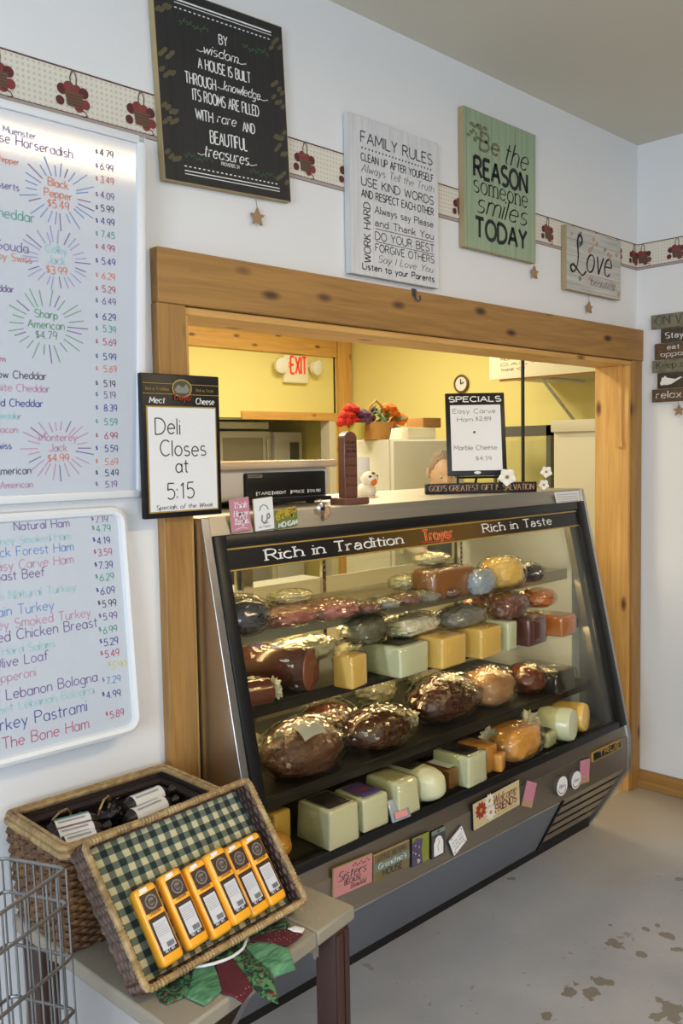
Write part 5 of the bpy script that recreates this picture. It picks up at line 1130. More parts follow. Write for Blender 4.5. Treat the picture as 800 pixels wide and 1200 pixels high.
# wicker: strands woven in and out round upright stakes
def wicker(name, ca, cb, cc):
    t = NT(name); v = t.mapping((1, 1, 1)); f = t.noise(v, 70, 4); f2 = t.noise(v, 9, 3)
    c = t.ramp(t.math('ADD', t.math('MULTIPLY', f, .6), t.math('MULTIPLY', f2, .4)), [(.32, ca), (.52, cb), (.74, cc)]); t.col(c); t.rough(.5); t.bump(f, .3, .002); M[name] = t.m
wicker('wicker_brown', rgb(52, 34, 24), rgb(104, 72, 42), rgb(150, 112, 66)); wicker('wicker_dark', rgb(44, 30, 26), rgb(84, 58, 44), rgb(132, 100, 74)); wicker('wicker_tan', rgb(112, 86, 54), rgb(164, 136, 90), rgb(198, 176, 130))
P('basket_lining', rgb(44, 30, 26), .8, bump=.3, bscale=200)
def rrect(corners, rad, step):
    """Closed path of points along a quad with rounded corners, roughly evenly spaced."""
    pts = []; n = 4
    for i in range(n):
        a, b_, c = V(corners[i-1]), V(corners[i]), V(corners[(i+1) % n]); d0 = (a-b_).normalized(); d1 = (c-b_).normalized()
        for k in range(5):
            u = k/4; p0, p1 = b_+d0*rad, b_+d1*rad; pts.append(p0*(1-u)**2+b_*2*u*(1-u)+p1*u*u)
    out = []; per = [(pts[(i+1) % len(pts)]-pts[i]).length for i in range(len(pts))]; T_ = sum(per); N = int(T_/step); N += N % 2; N = max(N, 8)
    i = 0; acc = 0
    for k in range(N):
        s = T_*k/N
        while acc+per[i] < s: acc += per[i]; i += 1
        out.append(pts[i].lerp(pts[(i+1) % len(pts)], (s-acc)/per[i]))
    return out
def weave(fn, levels, rad, amp, r, step, pitch):
    """fn(t) -> four corners at level t in 0..1"""
    b = MB(); 
    N0 = len(rrect(fn(.5), rad, step))
    for j in range(levels):
        C = fn((j+.5)/levels); cen = sum((V(c) for c in C), V())/4; P0 = rrect(C, rad, step); N = len(P0); q = max(2, round(pitch/step))
        path = []
        for i, p in enumerate(P0):
            t_ = (P0[(i+1) % N]-P0[i-1]).normalized(); o = p-cen; o = (o-t_*o.dot(t_)); nrm = V((C[1]-C[0]) if 0 else (0, 0, 0)); ax = (V(C[1])-V(C[0])).cross(V(C[2])-V(C[1])).normalized(); o = t_.cross(ax)
            if o.dot(p-cen) < 0: o = -o
            path.append(p+o*amp*math.sin(math.pi*i/q+math.pi*j))
        b.tube(path, r, 5, closed=True)
    return b
def wrap_rim(C, rad, r, wraps):
    P0 = rrect(C, rad, .004); N = len(P0); rr = [r*(1+.16*math.sin(2*math.pi*i*wraps/N)+.06*random.uniform(-1, 1)) for i in range(N)]
    return MB().tube(P0, rr, 8, closed=True)

hz0, hz1 = TZ+.002, .789
def hq(t): 
    k = (1-t)
    x0, x1, yf, yb = .828+.016*k, 1.252-.016*k, -.326+.018*k, -.045-.014*k; z = hz0+(hz1-hz0)*t
    return [V((x0, yf, z)), V((x1, yf, z)), V((x1, yb, z)), V((x0, yb, z))]
hb = thing('wicker_hamper', (1.04, -.2, TZ), 'open brown wicker hamper with a tan rim, against the wall', 'basket')
b = weave(lambda t: hq(t*.93), 24, .016, .0042, .0058, .0062, .0185)
for i, (c0, c1) in enumerate(zip(rrect(hq(0), .016, .0185), rrect(hq(.97), .016, .0185))): b.tube([c0, c1], .004, 5)
b.build('woven_side', 'wicker_brown', hb)
wrap_rim(hq(.955), .018, .0085, 170).build('rim', 'wicker_tan', hb)
def inset(C, d): 
    c = sum(C, V())/4; return [V((p.x-math.copysign(d, p.x-c.x), p.y-math.copysign(d, p.y-c.y), p.z)) for p in C]
rm = MB(); rm.tube(rrect([p+EZ*.010 for p in inset(hq(.97), -.002)], .02, .005), .0075, 8, closed=True); rm.tube(rrect([p+EZ*.010 for p in inset(hq(.97), .014)],   .018, .005), .007, 8, closed=True); rm.build('rim_top', 'wicker_tan', hb)
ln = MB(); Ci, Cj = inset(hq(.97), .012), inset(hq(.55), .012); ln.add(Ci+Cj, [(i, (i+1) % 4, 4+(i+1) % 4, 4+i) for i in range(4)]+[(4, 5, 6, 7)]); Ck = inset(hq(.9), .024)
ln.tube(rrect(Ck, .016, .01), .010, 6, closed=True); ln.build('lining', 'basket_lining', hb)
LZ = hq(.55)[0].z
# summer sausages in the hamper
SS = 'label wrapped sausages in the hamper'
def sausage(a, b_, r, label, lab='white', strip=None):
    a, b_ = V(a), V(b_); d = (b_-a).normalized(); L0 = (b_-a).length; t = thing('summer_sausage', ((a.x+b_.x)/2, (a.y+b_.y)/2, min(a.z, b_.z)-r), label, 'sausage', SS)
    MB().lathe([(.001, -.01), (r*.6, -.006), (r, .012), (r, L0-.012), (r*.6, L0+.006), (.006, L0+.012), (.012, L0+.03)], a, d, 18).build('casing', 'label_dark', t)
    X = d.cross(EZ).normalized(); Z = X.cross(d); b = MB()
    b.grid(lambda u, v: a+d*(L0*(.10+.78*u))+(X*math.sin(-1.5+3.0*v)+Z*math.cos(-1.5+3.0*v))*(r+.0012), 1, 12, 0)
    for k in range(3): b.grid(lambda u, v: a+d*(L0*(.16+.6*u))+(X*math.sin(-.8+.6*k+.22*v)+Z*math.cos(-.8+.6*k+.22*v))*(r+.002), 1, 2, 1)
    if strip: b.grid(lambda u, v: a+d*(L0*(.10+.78*u))+(X*math.sin(-1.0+1.1*v)+Z*math.cos(-1.0+1.1*v))*(r+.0028), 1, 5, 2)
    b.build('label', [lab, 'mag_label_grey', strip or lab], t); return t
P('mag_label_grey', rgb(160, 165, 172), .5); P('label_teal', rgb(88, 142, 138), .5); P('label_rose', rgb(158, 116, 116), .5)
for (p0, p1, zz), lab, st in ((((149, 946), (192, 929), .765), 'silver labelled sausage, upper of the right pair in the hamper', None), (((150, 961), (196, 941), .748), 'silver labelled sausage, lower of the right pair in the hamper', None),
                         (((58, 975), (110, 961), .758), 'sausage with a teal banded label at the left of the hamper', 'label_teal'), (((62, 985), (114, 971), .757), 'sausage with a rosy banded label in the left pile', 'label_rose'), (((70, 993), (116, 980), .750), 'silver labelled sausage lowest at the front of the left pile', None)):
    sausage(on(*p0, 'z', zz), on(*p1, 'z', zz), .021, lab, 'white', st)
for px, py, s, lab in ((130, 955, 3, 'dark gathered plastic bag in the middle of the hamper'), (92, 960, 6, 'dark blue bag end behind the left sausages')):
    c = on(px, py, 'z', .725); t = thing('plastic_bag', (c.x, c.y, LZ), lab, 'bag'); b = MB(); b.blob(c, .034, .032, .026, 0, .3, 4, s); b.build('body', 'bag_dark', t); b = MB(); bag_neck(b, c+V((0, 0, .02)), (.3, .2, 1), .03, .02); b.build('bag_end', 'bag_dark', t)
for pts, lab in ((((58, 968), (62, 960), (70, 952), (78, 948), (83, 953), (82, 961)), 'left tan wire hook sticking up in the hamper'), (((114, 960), (117, 948), (122, 937), (127, 933), (130, 938), (127, 947)), 'right tan wire hook sticking up in the hamper')):
    tag(MB().tube([on(*p, 'z', .752+.05*math.sin(math.pi*min(1, i/4.2))) for i, p in enumerate(pts)], .0028, 6).build('wire_hook', 'wicker_tan'), lab, 'hook', 'wire hooks in the hamper')

# the tilted tray: the hamper's lid leaning on it
T0, TX, TU = V((.858, -.581, .592)), V((.437, .038, .0)), V((-.040, .150, .250))
TNn = TX.cross(TU).normalized(); TD = .058
if TNn.y > 0: TNn = -TNn
def tp(a, b_, c=0): return T0+TX*a+TU*b_+TNn*c
ty = thing('wicker_tray', tp(.5, 0, -TD), 'shallow wicker lid tray lined with green gingham, leaning on the hamper', 'basket')
tyc = lambda c, e=0: [tp(-e, -e*1.5, c), tp(1+e, -e*1.5, c), tp(1+e, 1+e*1.5, c), tp(-e, 1+e*1.5, c)]
weave(lambda t: tyc(-TD+TD*.92*t, -.005), 8, .014, .0040, .0055, .0062, .0185).build('woven_side', 'wicker_dark', ty)
wrap_rim(tyc(0, 0), .014, .0075, 170).build('rim', 'wicker_tan', ty)
t = NT('gingham'); sep = t.n('ShaderNodeSeparateXYZ'); t.l(t.tc.outputs['UV'], sep.inputs[0])
fx = t.math('FRACT', t.math('MULTIPLY', sep.outputs[0], 14)); fy = t.math('FRACT', t.math('MULTIPLY', sep.outputs[1], 9.5))
gx = t.math('GREATER_THAN', fx, .5); gy = t.math('GREATER_THAN', fy, .5); sm = t.math('MULTIPLY', t.math('ADD', gx, gy), .5)
t.col(t.ramp(sm, [(.0, rgb(196, 188, 150)), (.25, rgb(98, 108, 92)), (.75, rgb(30, 44, 44))])); t.t.nodes[-1].color_ramp.interpolation = 'CONSTANT' if hasattr(t.t.nodes[-1], 'color_ramp') else 'LINEAR'
t.rough(.9); t.bump(t.noise(t.mapping((1, 1, 1)), 26, 3), .5, .01); M['gingham'] = t.m
b = MB(); b.grid(lambda u, v: tp(.012+.976*u, .02+.96*v, -TD+.013+.004*noise.noise(V((u*6, v*5, 1)))+.003*noise.noise(V((u*15, v*13, 4)))), 40, 28)
cl = b.build('gingham_lining', 'gingham', ty)
uv = cl.data.uv_layers.new(name='UVMap')
for lp_ in cl.data.loops: i = lp_.vertex_index; uv.data[lp_.index].uv = ((i % 41)/40, (i//41)/28)
b = MB(); b.obox(tp(.0, .01, -TD-.004), TX, TU*.98, TNn*.007); b.build('back_panel', 'wicker_dark', ty)
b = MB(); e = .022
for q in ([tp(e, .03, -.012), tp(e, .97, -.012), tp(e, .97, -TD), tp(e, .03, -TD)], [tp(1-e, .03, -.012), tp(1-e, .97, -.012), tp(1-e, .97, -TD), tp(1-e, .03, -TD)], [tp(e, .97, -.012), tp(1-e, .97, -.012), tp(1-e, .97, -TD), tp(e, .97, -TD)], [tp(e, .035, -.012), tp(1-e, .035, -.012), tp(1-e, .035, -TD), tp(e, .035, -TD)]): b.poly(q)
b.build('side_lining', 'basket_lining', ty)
P('cheddar', rgb(252, 178, 44), .38, coat=.35, bump=.08, bscale=30, sss=.0); P('label_brown', rgb(58, 36, 28), .4); P('label_silver', rgb(206, 208, 214), .45); P('seal_silver', rgb(120, 116, 112), .45)
BARS = [((155, 1040), (180, 1031), (220, 1122), (194, 1137), 0), ((185, 1024), (211, 1015), (250, 1101), (224, 1115), 0), ((215, 1014), (239, 1007), (276, 1088), (253, 1101), 0), ((239, 1000), (261, 992), (299, 1071), (279, 1085), .012), ((265, 994), (285, 987), (316, 1062), (295, 1073), 0), ((283, 984), (304, 975), (338, 1050), (318, 1061), 0)]
LABS = ('first from the left', 'second from the left', 'third from the left', 'fourth, sitting proud with a shiny wrapper', 'fifth from the left', 'last at the right end')
BT = .030
def bar_frame(q):
    pf = tp(0, 0, -TD+.018+BT+q[4]); A = [onpl(*p, pf, TNn) for p in q[:4]]
    u = ((A[0]+A[1])-(A[3]+A[2]))/2; x = ((A[1]-A[0])+(A[2]-A[3]))/2
    c = sum(A, V())/4; return c, u, x
fr_ = [bar_frame(q) for q in BARS]
Lm, Wm = sum(f[1].length for f in fr_)/6, sum(f[2].length for f in fr_)/6
fu = sum((f[1].normalized() for f in fr_), V()).normalized(); fx_ = fu.cross(TNn).normalized(); fx_ = fx_ if fx_.x > 0 else -fx_
def make_bar():
    t = thing('cheddar_bar', (0, 0, 0), 'x', 'cheese', 'orange cheddar bars in the tray')
    b = MB(); b.rbox(-fx_*Wm/2-fu*Lm/2-TNn*BT, fx_*Wm, fu*Lm, TNn*BT, .009, 3); b.build('cheese', 'cheddar', t)
    def lab(a0, a1, b0, b1, m, name, d=.0012):
        l = MB(); o = -fx_*Wm/2-fu*Lm/2; l.rbox(o+fx_*Wm*a0+fu*Lm*b0, fx_*Wm*(a1-a0), fu*Lm*(b1-b0), TNn*d, .0004, 1); return l.build(name, m, t)
    l1 = lab(.12, .88, .665, .91, 'label_brown', 'seal_label'); l2 = lab(.10, .88, .13, .60, 'label_brown', 'price_label')
    e = MB(); c = -fu*Lm/2+fu*Lm*.785+TNn*.0016; e.disc(c, fx_, fu, Wm*.27, n=20, m=0); e.disc(c+TNn*.0004, fx_, fu, Wm*.20, n=20, m=1); e.disc(c+TNn*.0007, fx_, fu, Wm*.15, n=20, m=0)
    text(e, "Troyer", c+TNn*.001-fu*.004, fx_, fu, .009, .0014, 1, align='c', fit=Wm*.44); text(e, "CHEDDAR", -fu*Lm/2+fu*Lm*.63+TNn*.0012, fx_, fu, .0055, .0011, 2, align='c', fit=Wm*.5); e.build('emblem', ['seal_silver', 'label_brown', 'cheese_brown'], l1)
    e = MB(); o = -fx_*Wm/2-fu*Lm/2+TNn*.0016; q = lambda a, c: o+fx_*Wm*a+fu*Lm*c
    e.poly([q(.19, .185), q(.80, .185), q(.80, .545), q(.19, .545)], 0)
    for k in range(6): e.poly([q(.23, .50-.028*k), q(.74, .50-.028*k), q(.74, .505-.028*k), q(.23, .505-.028*k)], 1)
    for k in range(12): a = .42+.028*k; e.poly([q(a, .20)+TNn*.0004, q(a+.012+.006*(k % 2), .20)+TNn*.0004, q(a+.012+.006*(k % 2), .262)+TNn*.0004, q(a, .262)+TNn*.0004], 2)
    text(e, "NET WT", q(.26, .148), fx_, fu, .0055, .0011, 0, fit=Wm*.44); e.build('print', ['label_silver', 'seal_silver', 'label_brown'], l2)
    w_ = MB(); w_.obox(-fx_*Wm*.3+fu*Lm*.43+TNn*.0005, fx_*Wm*.34, fu*Lm*.05, TNn*.0012); w_.build('price_sticker', 'white', t)
    f = MB(); h = Wm/2+.006
    f.grid(lambda u, v: fx_*(h*(2*u-1))+fu*(Lm/2*.985+.016*v)+TNn*(-BT*.5+.004*math.sin(u*19+v*3)+.006*v), 18, 2); f.build('wrapper_seam', 'film', t); f = MB(); f.grid(lambda u, v: fx_*(h*(2*u-1))+fu*(-Lm/2*.985-.010*v)+TNn*(-BT*.5+.004*math.sin(u*17+2+v*3)), 18, 2); f.build('wrapper_seam', 'film', t)
    return t
br0 = make_bar()
for i, ((c, u, x), lb_) in enumerate(zip(fr_, LABS)):
    o = br0 if i == 0 else copy_tree(br0)
    o.location = c; o['label'] = 'orange cheddar bar in the gingham tray, ' + lb_

# holiday fabric collar spread on the table front
def holly(name):
    t = NT(name); v = t.mapping((1, 1, 1)); vo = t.n('ShaderNodeTexVoronoi'); vo.inputs['Scale'].default_value = 55; t.l(v, vo.inputs['Vector'])
    c = t.ramp(t.noise(v, 60, 2, 1.5), [(.44, rgb(22, 44, 36)), (.5, rgb(34, 74, 48)), (.62, rgb(84, 128, 84))]); t.col(t.mix(t.ramp(vo.outputs['Distance'], [(.16, (1, 1, 1)), (.2, (0, 0, 0))]), c, rgb(150, 40, 50))); t.rough(.85); M[name] = t.m
holly('holly_cloth')
t = NT('burgundy_cloth'); vo = t.n('ShaderNodeTexVoronoi'); vo.inputs['Scale'].default_value = 110; vo.inputs['Randomness'].default_value = .2; t.l(t.mapping((1, 1, 1)), vo.inputs['Vector']); t.col(t.mix(t.ramp(vo.outputs['Distance'], [(.14, (1, 1, 1)), (.2, (0, 0, 0))]), rgb(84, 22, 34), rgb(170, 120, 116))); t.rough(.85); M['burgundy_cloth'] = t.m
t = NT('green_cloth'); t.col(t.ramp(t.noise(t.mapping((1, 3.5, 1), rot=(0, 0, .6)), 22, 4, .8), [(.35, rgb(44, 98, 68)), (.65, rgb(104, 158, 118))])); t.rough(.8); M['green_cloth'] = t.m
fc = thing('fabric_collar', on(250, 1140, 'z', TZ), 'holiday fabric collar of green, holly and burgundy petals on the table', 'fabric')
q4 = lambda x, y: (140+x/2.667, 1020+y/2.667)
def petal(pts, m, lift, name='petal'):
    W3 = [on(*q4(*p), 'z', TZ+.002) for p in pts]; c = sum(W3, V())/len(W3)
    ed = []
    for i in range(len(W3)):
        a, b_ = W3[i], W3[(i+1) % len(W3)]
        for k in range(5): ed.append(a.lerp(b_, k/5))
    rings = [(1, 0), (.96, .003), (.6, .005), (.25, .004)]
    b = MB(); n = len(ed); vs = []
    fe = lambda p: max(0, -((p-FL).cross((FR-FL).normalized()).z)*-1)
    for s_, h in rings:
        for p in ed:
            q = c.lerp(p, s_); q = q+EZ*(h+lift+.002*noise.noise(q*40)); over = ((FR-FL).normalized()).cross(V((q.x, q.y, 0))-FL).z
            if over < 0: q = V((q.x, q.y, q.z+over*.35))
            vs.append(q)
    vs.append(c+EZ*(.005+lift))
    fs = [(j*n+i, j*n+(i+1) % n, (j+1)*n+(i+1) % n, (j+1)*n+i) for j in range(len(rings)-1) for i in range(n)]+[((len(rings)-1)*n+i, (len(rings)-1)*n+(i+1) % n, len(vs)-1) for i in range(n)]
    b.add(vs, fs); b.build(name, m, fc)
petal([(112, 378), (160, 335), (205, 305), (245, 300), (228, 352), (212, 395), (150, 420), (128, 412)], 'holly_cloth', .000)
petal([(236, 300), (290, 288), (308, 330), (320, 378), (265, 425), (210, 400), (222, 352)], 'green_cloth', .001)
petal([(298, 288), (350, 272), (384, 318), (417, 365), (385, 402), (320, 386), (308, 336)], 'burgundy_cloth', .000)
petal([(350, 274), (385, 250), (435, 290), (482, 330), (496, 382), (440, 376), (408, 356), (380, 316)], 'holly_cloth', .0015)
petal([(390, 238), (430, 226), (480, 230), (530, 250), (551, 292), (482, 322), (430, 286)], 'green_cloth', .0005)
petal([(405, 222), (450, 205), (500, 190), (540, 192), (574, 206), (525, 242), (470, 232), (430, 228)], 'burgundy_cloth', .0025)
petal([(420, 215), (440, 193), (490, 168), (522, 158), (536, 175), (520, 192), (470, 204)], 'holly_cloth', .0)
petal([(285, 285), (320, 240), (370, 215), (420, 205), (400, 235), (350, 268)], 'holly_cloth', .0015, 'neck_band')
b = MB(); cp = [(228, 302), (262, 298), (296, 291), (326, 281), (352, 270), (372, 256), (386, 244), (392, 230), (399, 212)]; b.tube([on(*q4(*p), 'z', TZ+.010)  for p in cp], .0032, 8); b.build('cord', 'white', fc)
petal([(525, 190), (548, 181), (578, 190), (571, 203), (545, 200)], 'white', .004, 'white_tag')

# wire display basket at the left edge
wbk = None
RZ = [.705, .637, .535, .435]
corner = [(77, 1018), (80, 1058), (85.5, 1121), (89, 1184)]
PX = .735
C0 = [on(x, y, 'x', PX) for x, y in corner]
wk_ = thing('wire_basket', (PX-.12, C0[0].y-.1, 0), 'grey wire display basket cut off by the left edge', 'basket')
dB = (on(2, 1005, 'z', C0[0].z)-C0[0]); dB.z = 0; dF = (on(-2, 1072, 'z', C0[0].z)-C0[0]); dF.z = 0
dBn, dFn = dB.normalized(), dF.normalized(); LB, LF = dB.length*1.0, max(dF.length*1.6, .30)
rings = []
for c in C0+[C0[3]+(C0[3]-C0[2])]:
    R4 = [c, c+dFn*LF, c+dFn*LF+dBn*LB, c+dBn*LB]; rings.append(R4)
    MB().tube(rrect(R4, .012, .012), .0034, 6, closed=True).build('ring', 'wire_steel', wk_)
Rt, Rb = rings[0], rings[-1]
Pt, Pb = [], []
for i in range(4):
    a, b_ = Rt[i], Rt[(i+1) % 4]; c, d = Rb[i], Rb[(i+1) % 4]; n = 8 if i in (1, 3) else 11
    for k in range(n): MB().tube([a.lerp(b_, k/n), c.lerp(d, k/n)], .0021, 5).build('upright_wire', 'wire_steel', wk_)
for k in range(1, 9): MB().tube([Rb[0].lerp(Rb[3], k/9), Rb[1].lerp(Rb[2], k/9)], .0021, 5).build('floor_wire', 'wire_steel', wk_)
for c in Rb: MB().tube([c, V((c.x, c.y, .0))], .005, 8).build('stand_leg', 'wire_steel', wk_)


# ================================================================== kitchen beyond the opening
P('exit_red', rgb(222, 70, 50), .5, emit=rgb(222, 70, 50), estr=.35); P('sign_white', rgb(240, 236, 214), .5); P('lamp_clear', (.85, .84, .80), .2); P('appliance_white', (.80, .79, .75), .4); P('cooler_grey', (.12, .12, .115), .4); P('basket_straw', rgb(206, 150, 84), .7, bump=.6, bscale=70)
P('fl_red', rgb(208, 44, 34), .7); P('fl_purple', rgb(110, 70, 104), .7); P('fl_orange', rgb(226, 116, 30), .7); P('fl_leaf', rgb(60, 96, 44), .7); P('vase_yellow', rgb(214, 200, 110), .5); P('cardboard', rgb(166, 122, 70), .8); P('clock_brown', rgb(100, 70, 38), .5)
ys = KY-.012
A0, A1 = on(330, 416, 'y', ys), on(358, 448, 'y', ys)
ex_ = thing('exit_sign', ((A0.x+A1.x)/2, KY, A1.z), 'lit EXIT sign with two round emergency lamps on the yellow wall', 'sign')
A1 = V((A1.x, 0, A0.z-.235))
MB().rbox((A0.x, KY, A1.z), (A1.x-A0.x, 0, 0), (0, -.05, 0), (0, 0, A0.z-A1.z), .008).build('housing', 'sign_white', ex_)
t = MB(); text(t, "EXIT", (A0.x+.065, KY-.0515, A1.z+.078), EX, EZ, .145, .021, 0, fit=A1.x-A0.x-.085); t.poly([(A0.x+.016, KY-.0515, A1.z+.15), (A0.x+.05, KY-.0515, A1.z+.122), (A0.x+.05, KY-.0515, A1.z+.178)]); t.build('lettering', 'exit_red', ex_)
for x, d in ((A0.x-.062, -1), (A1.x+.062, 1)):
    c = V((x, KY-.07, A0.z-.09)); b = MB(); b.lathe([(.04, 0), (.062, .02), (.066, .06)], c+V((0, .03, 0)), (d*.15, -1, -.15), 20); lp2 = b.build('emergency_lamp', 'sign_white', ex_)
    MB().lathe([(.062, .062), (.05, .066), (.001, .07)], c+V((0, .03, 0)), (d*.15, -1, -.15), 20).build('lens', 'lamp_clear', lp2)
    MB().tube([c+V((0, .03, 0)), (x-d*.07, KY-.03, A0.z-.08)], .012, 8).build('bracket', 'sign_white', ex_)
# pantry behind the far doorway
yp = KY+.55
q0, q1 = on(252, 505, 'y', yp), on(318, 540, 'y', yp)
ov = thing('microwave_oven', (q0.x+.3, yp+.2, q1.z-.1), 'pale microwave with a dark window in the far pantry', 'microwave')
zc = q0.z-.42
MB().rbox((q0.x-.1, yp, zc), (q1.x-q0.x+.1, 0, 0), (0, .40, 0), (0, 0, q0.z-zc), .012).build('body', 'appliance_white', ov); MB().box(q0.x+.08, q1.x-.10, yp-.004, yp, zc+.08, q0.z-.06).build('window', 'back_grey', ov)
MB().tube([(q1.x-.06, yp-.02, zc+.08), (q1.x-.06, yp-.02, q0.z-.08)], .012, 8).build('handle', 'chrome', ov)
tag(MB().box(q0.x-.3, q1.x+.05, yp-.02, yp+.5, zc-.04, zc).box(q0.x-.25, q0.x-.2, yp, yp+.05, 0, zc-.04).box(q1.x-.02, q1.x+.03, yp, yp+.05, 0, zc-.04).box(q1.x-.02, q1.x+.03, yp+.43, yp+.48, 0, zc-.04).box(q0.x-.25, q0.x-.2, yp+.43, yp+.48, 0, zc-.04).build('pantry_bench', 'beige_laminate'), 'beige bench under the microwave in the pantry', 'bench')
r0, r1 = on(320, 506, 'y', yp), on(356, 540, 'y', yp)
rf = thing('steel_refrigerator', ((r0.x+r1.x)/2, yp+.2, 0), 'steel fridge right of the microwave in the pantry', 'refrigerator')
MB().rbox((q1.x+.06, yp+.02, 0), (r1.x-q1.x-.06, 0, 0), (0, .6, 0), (0, 0, r0.z), .01).build('body', 'appliance_white', rf); MB().box(r1.x-.16, r1.x-.06, yp, yp+.02, .9, r0.z-.10).build('control_strip', 'cooler_grey', rf)
ws = thing('wire_shelf', (q0.x+.5, yp, q0.z+.1), 'chrome wire shelf with pale boxes over the microwave', 'shelf'); zs = on(300, 491, 'y', yp).z; b = MB()
b.tube([(q0.x-.3, yp-.03, zs), (q1.x+.05, yp-.03, zs)], .012, 6); b.tube([(q0.x-.3, yp-.03, zs+.09), (q1.x+.05, yp-.03, zs+.09)], .010, 6)
for i in range(24): x = q0.x-.3+i*(q1.x+.05-q0.x+.3)/23; b.tube([(x, yp-.03, zs+.09), (x, yp-.03, zs), (x, yp+.45, zs)], .005, 5)
b.build('wire_deck', 'chrome', ws)
for x in (q0.x-.25, q1.x): MB().tube([(x, yp+.45, zs-.01), (x, yp+1.04, zs-.01)], .012, 6).tube([(x, yp+.2, zs-.01), (x, yp+1.04, zs-.3)], .010, 6).build('bracket', 'chrome', ws)
MB().rbox((q0.x, yp+.05, q0.z+.02), (q1.x-q0.x+.02, 0, 0), (0, .35, 0), (0, 0, zs-q0.z-.045), .008).build('box', 'sign_white', ws)

# white upright freezer with flowers
FX = 4.30; f0, f1, f2 = on(415, 517, 'x', FX), on(455, 514, 'x', FX), None
fx1 = on(540, 516, 'y', f1.y).x
fz = thing('upright_freezer', (4.6, (f0.y+f1.y)/2, 0), 'tall white freezer cabinet with flowers on top', 'freezer')
ft = (f0.z+f1.z)/2
MB().rbox((FX, f1.y, 0), (fx1-FX, 0, 0), (0, f0.y-f1.y+.1, 0), (0, 0, ft), .008).build('body', 'appliance_white', fz); MB().rbox((FX+.01, f1.y-.035, .12), (fx1-FX-.02, 0, 0), (0, .033, 0), (0, 0, ft-.13), .006).build('door', 'appliance_white', fz)
MB().rbox((FX+.05, f1.y-.07, ft-.75), (.025, 0, 0), (0, .035, 0), (0, 0, .4), .006).build('handle', 'appliance_white', fz)
yfl = (f0.y+f1.y)/2
def bloom(mb, c, r, n=7):
    for i in range(n):
        a = i*2.399; e = math.sqrt((i+.5)/n); q = V((math.cos(a)*e, math.sin(a)*e*.8, .6*math.sqrt(max(0, 1-e*e))))
        mb.blob(c+q*r*.7, r*.5, r*.5, r*.4, i, .25, 3, i, 8, 6)
bs = thing('flower_basket', (FX+.25, yfl, ft), 'straw basket of orange and purple flowers on the freezer', 'flowers')
c = on(441, 513, 'y', yfl); c.z = ft+.001; k = (c-CAM).dot(FW)/FPX
MB().lathe([(.085, 0), (.098, .05), (.11, .115), (.10, .113), (.085, .01), (.001, .008)], c, n=24).build('basket', 'basket_straw', bs)
MB().tube([c+V((-.10, .0, .11)), c+V((-.06, 0, .22)), c+V((0, 0, .26)), c+V((.06, 0, .22)), c+V((.10, 0, .11))], .007, 6).build('basket_handle', 'basket_straw', bs)
b = MB(); 
for px, py in ((459, 487), (465, 497), (455, 481), (468, 493)): bloom(b, on(px, py, 'y', yfl), .06)
b.build('orange_bloom', 'fl_orange', bs)
b = MB()
for i in range(60):
    q = on(random.uniform(433, 470), random.uniform(478, 502), 'y', yfl+random.uniform(-.06, .06)); a = random.uniform(0, 6.28); d = V((math.cos(a), math.sin(a)*.6, random.uniform(-.2, .7))).normalized(); e = d.orthogonal().normalized()
    b.grid(lambda u, v: q+d*(.06*v)+e*(.018*math.sin(math.pi*v)*(2*u-1)), 2, 5)
b.build('leaves', 'fl_leaf', bs)
b = MB(); bloom(b, on(438, 481, 'y', yfl), .025); b.build('dark_bloom', 'fl_purple', bs)
b = MB()
for px, py in ((424, 488), (430, 492), (427, 497)): bloom(b, on(px, py, 'y', yfl), .06)
b.build('purple_bloom', 'fl_purple', bs)
vs_ = thing('potted_flowers', (FX+.05, yfl, ft), 'red flowers in a yellow pot, left of the flower basket', 'flowers'); c = on(417, 514, 'y', yfl); c.z = ft+.001
MB().lathe([(.045, 0), (.055, .05), (.066, .11), (.06, .11), (.045, .02), (.001, .015)], c, n=20).build('pot', 'vase_yellow', vs_)
b = MB()
for px, py in ((406, 490), (411, 482), (404, 497), (412, 496)): bloom(b, on(px, py, 'y', yfl), .06)
b.build('red_bloom', 'fl_red', vs_); b = MB()
for px, py in ((408, 500), (414, 494)): b.tube([c+V((0, 0, .08)), on(px, py, 'y', yfl)], .008, 5)
b.build('stems', 'fl_leaf', vs_)
o = on(478, 512, 'y', yfl); o.z = ft+.001
tag(MB().rbox(o, V((.30, 0, 0)), V((0, .2, 0)), V((0, 0, .085)), .006).build('carton', 'sign_white'), 'long pale carton lying on the freezer top', 'box')
o = on(495, 502, 'y', yfl); tag(MB().rbox(V((o.x+.03, yfl+.02, ft+.087)), V((.20, 0, 0)), V((0, .16, 0)), V((0, 0, .07)), .005).build('cardboard_box', 'cardboard'), 'brown cardboard box stacked on the pale carton', 'box')
# clock, shelf and poster on the right kitchen wall
c = on(541.5, 450, 'x', KX); k = (c-CAM).dot(FW)/FPX; R0 = 10.5*k
ck = thing('wall_clock', (KX, c.y, c.z-R0), 'small round wall clock with a wooden rim', 'clock'); ax = V((-1, 0, 0))
MB().tube([c+V((-.016, math.cos(i*math.pi/16)*R0*.9, math.sin(i*math.pi/16)*R0*.9)) for i in range(32)], R0*.13, 8, closed=True).build('rim', 'clock_brown', ck); MB().lathe([(R0*.82, .018), (.001, .02)], c, ax, 28).build('face', 'white', ck)
MB().tube([c+V((-.024, 0, 0)), c+V((-.024, .0, R0*.55))], .004, 5).tube([c+V((-.024, 0, 0)), c+V((-.024, -R0*.4, R0*.15))], .004, 5).build('hands', 'black', ck)
XS = KX-.62; s0, s1 = on(587, 446, 'x', XS), on(700, 427, 'x', XS); zs = (s0.z+s1.z)/2
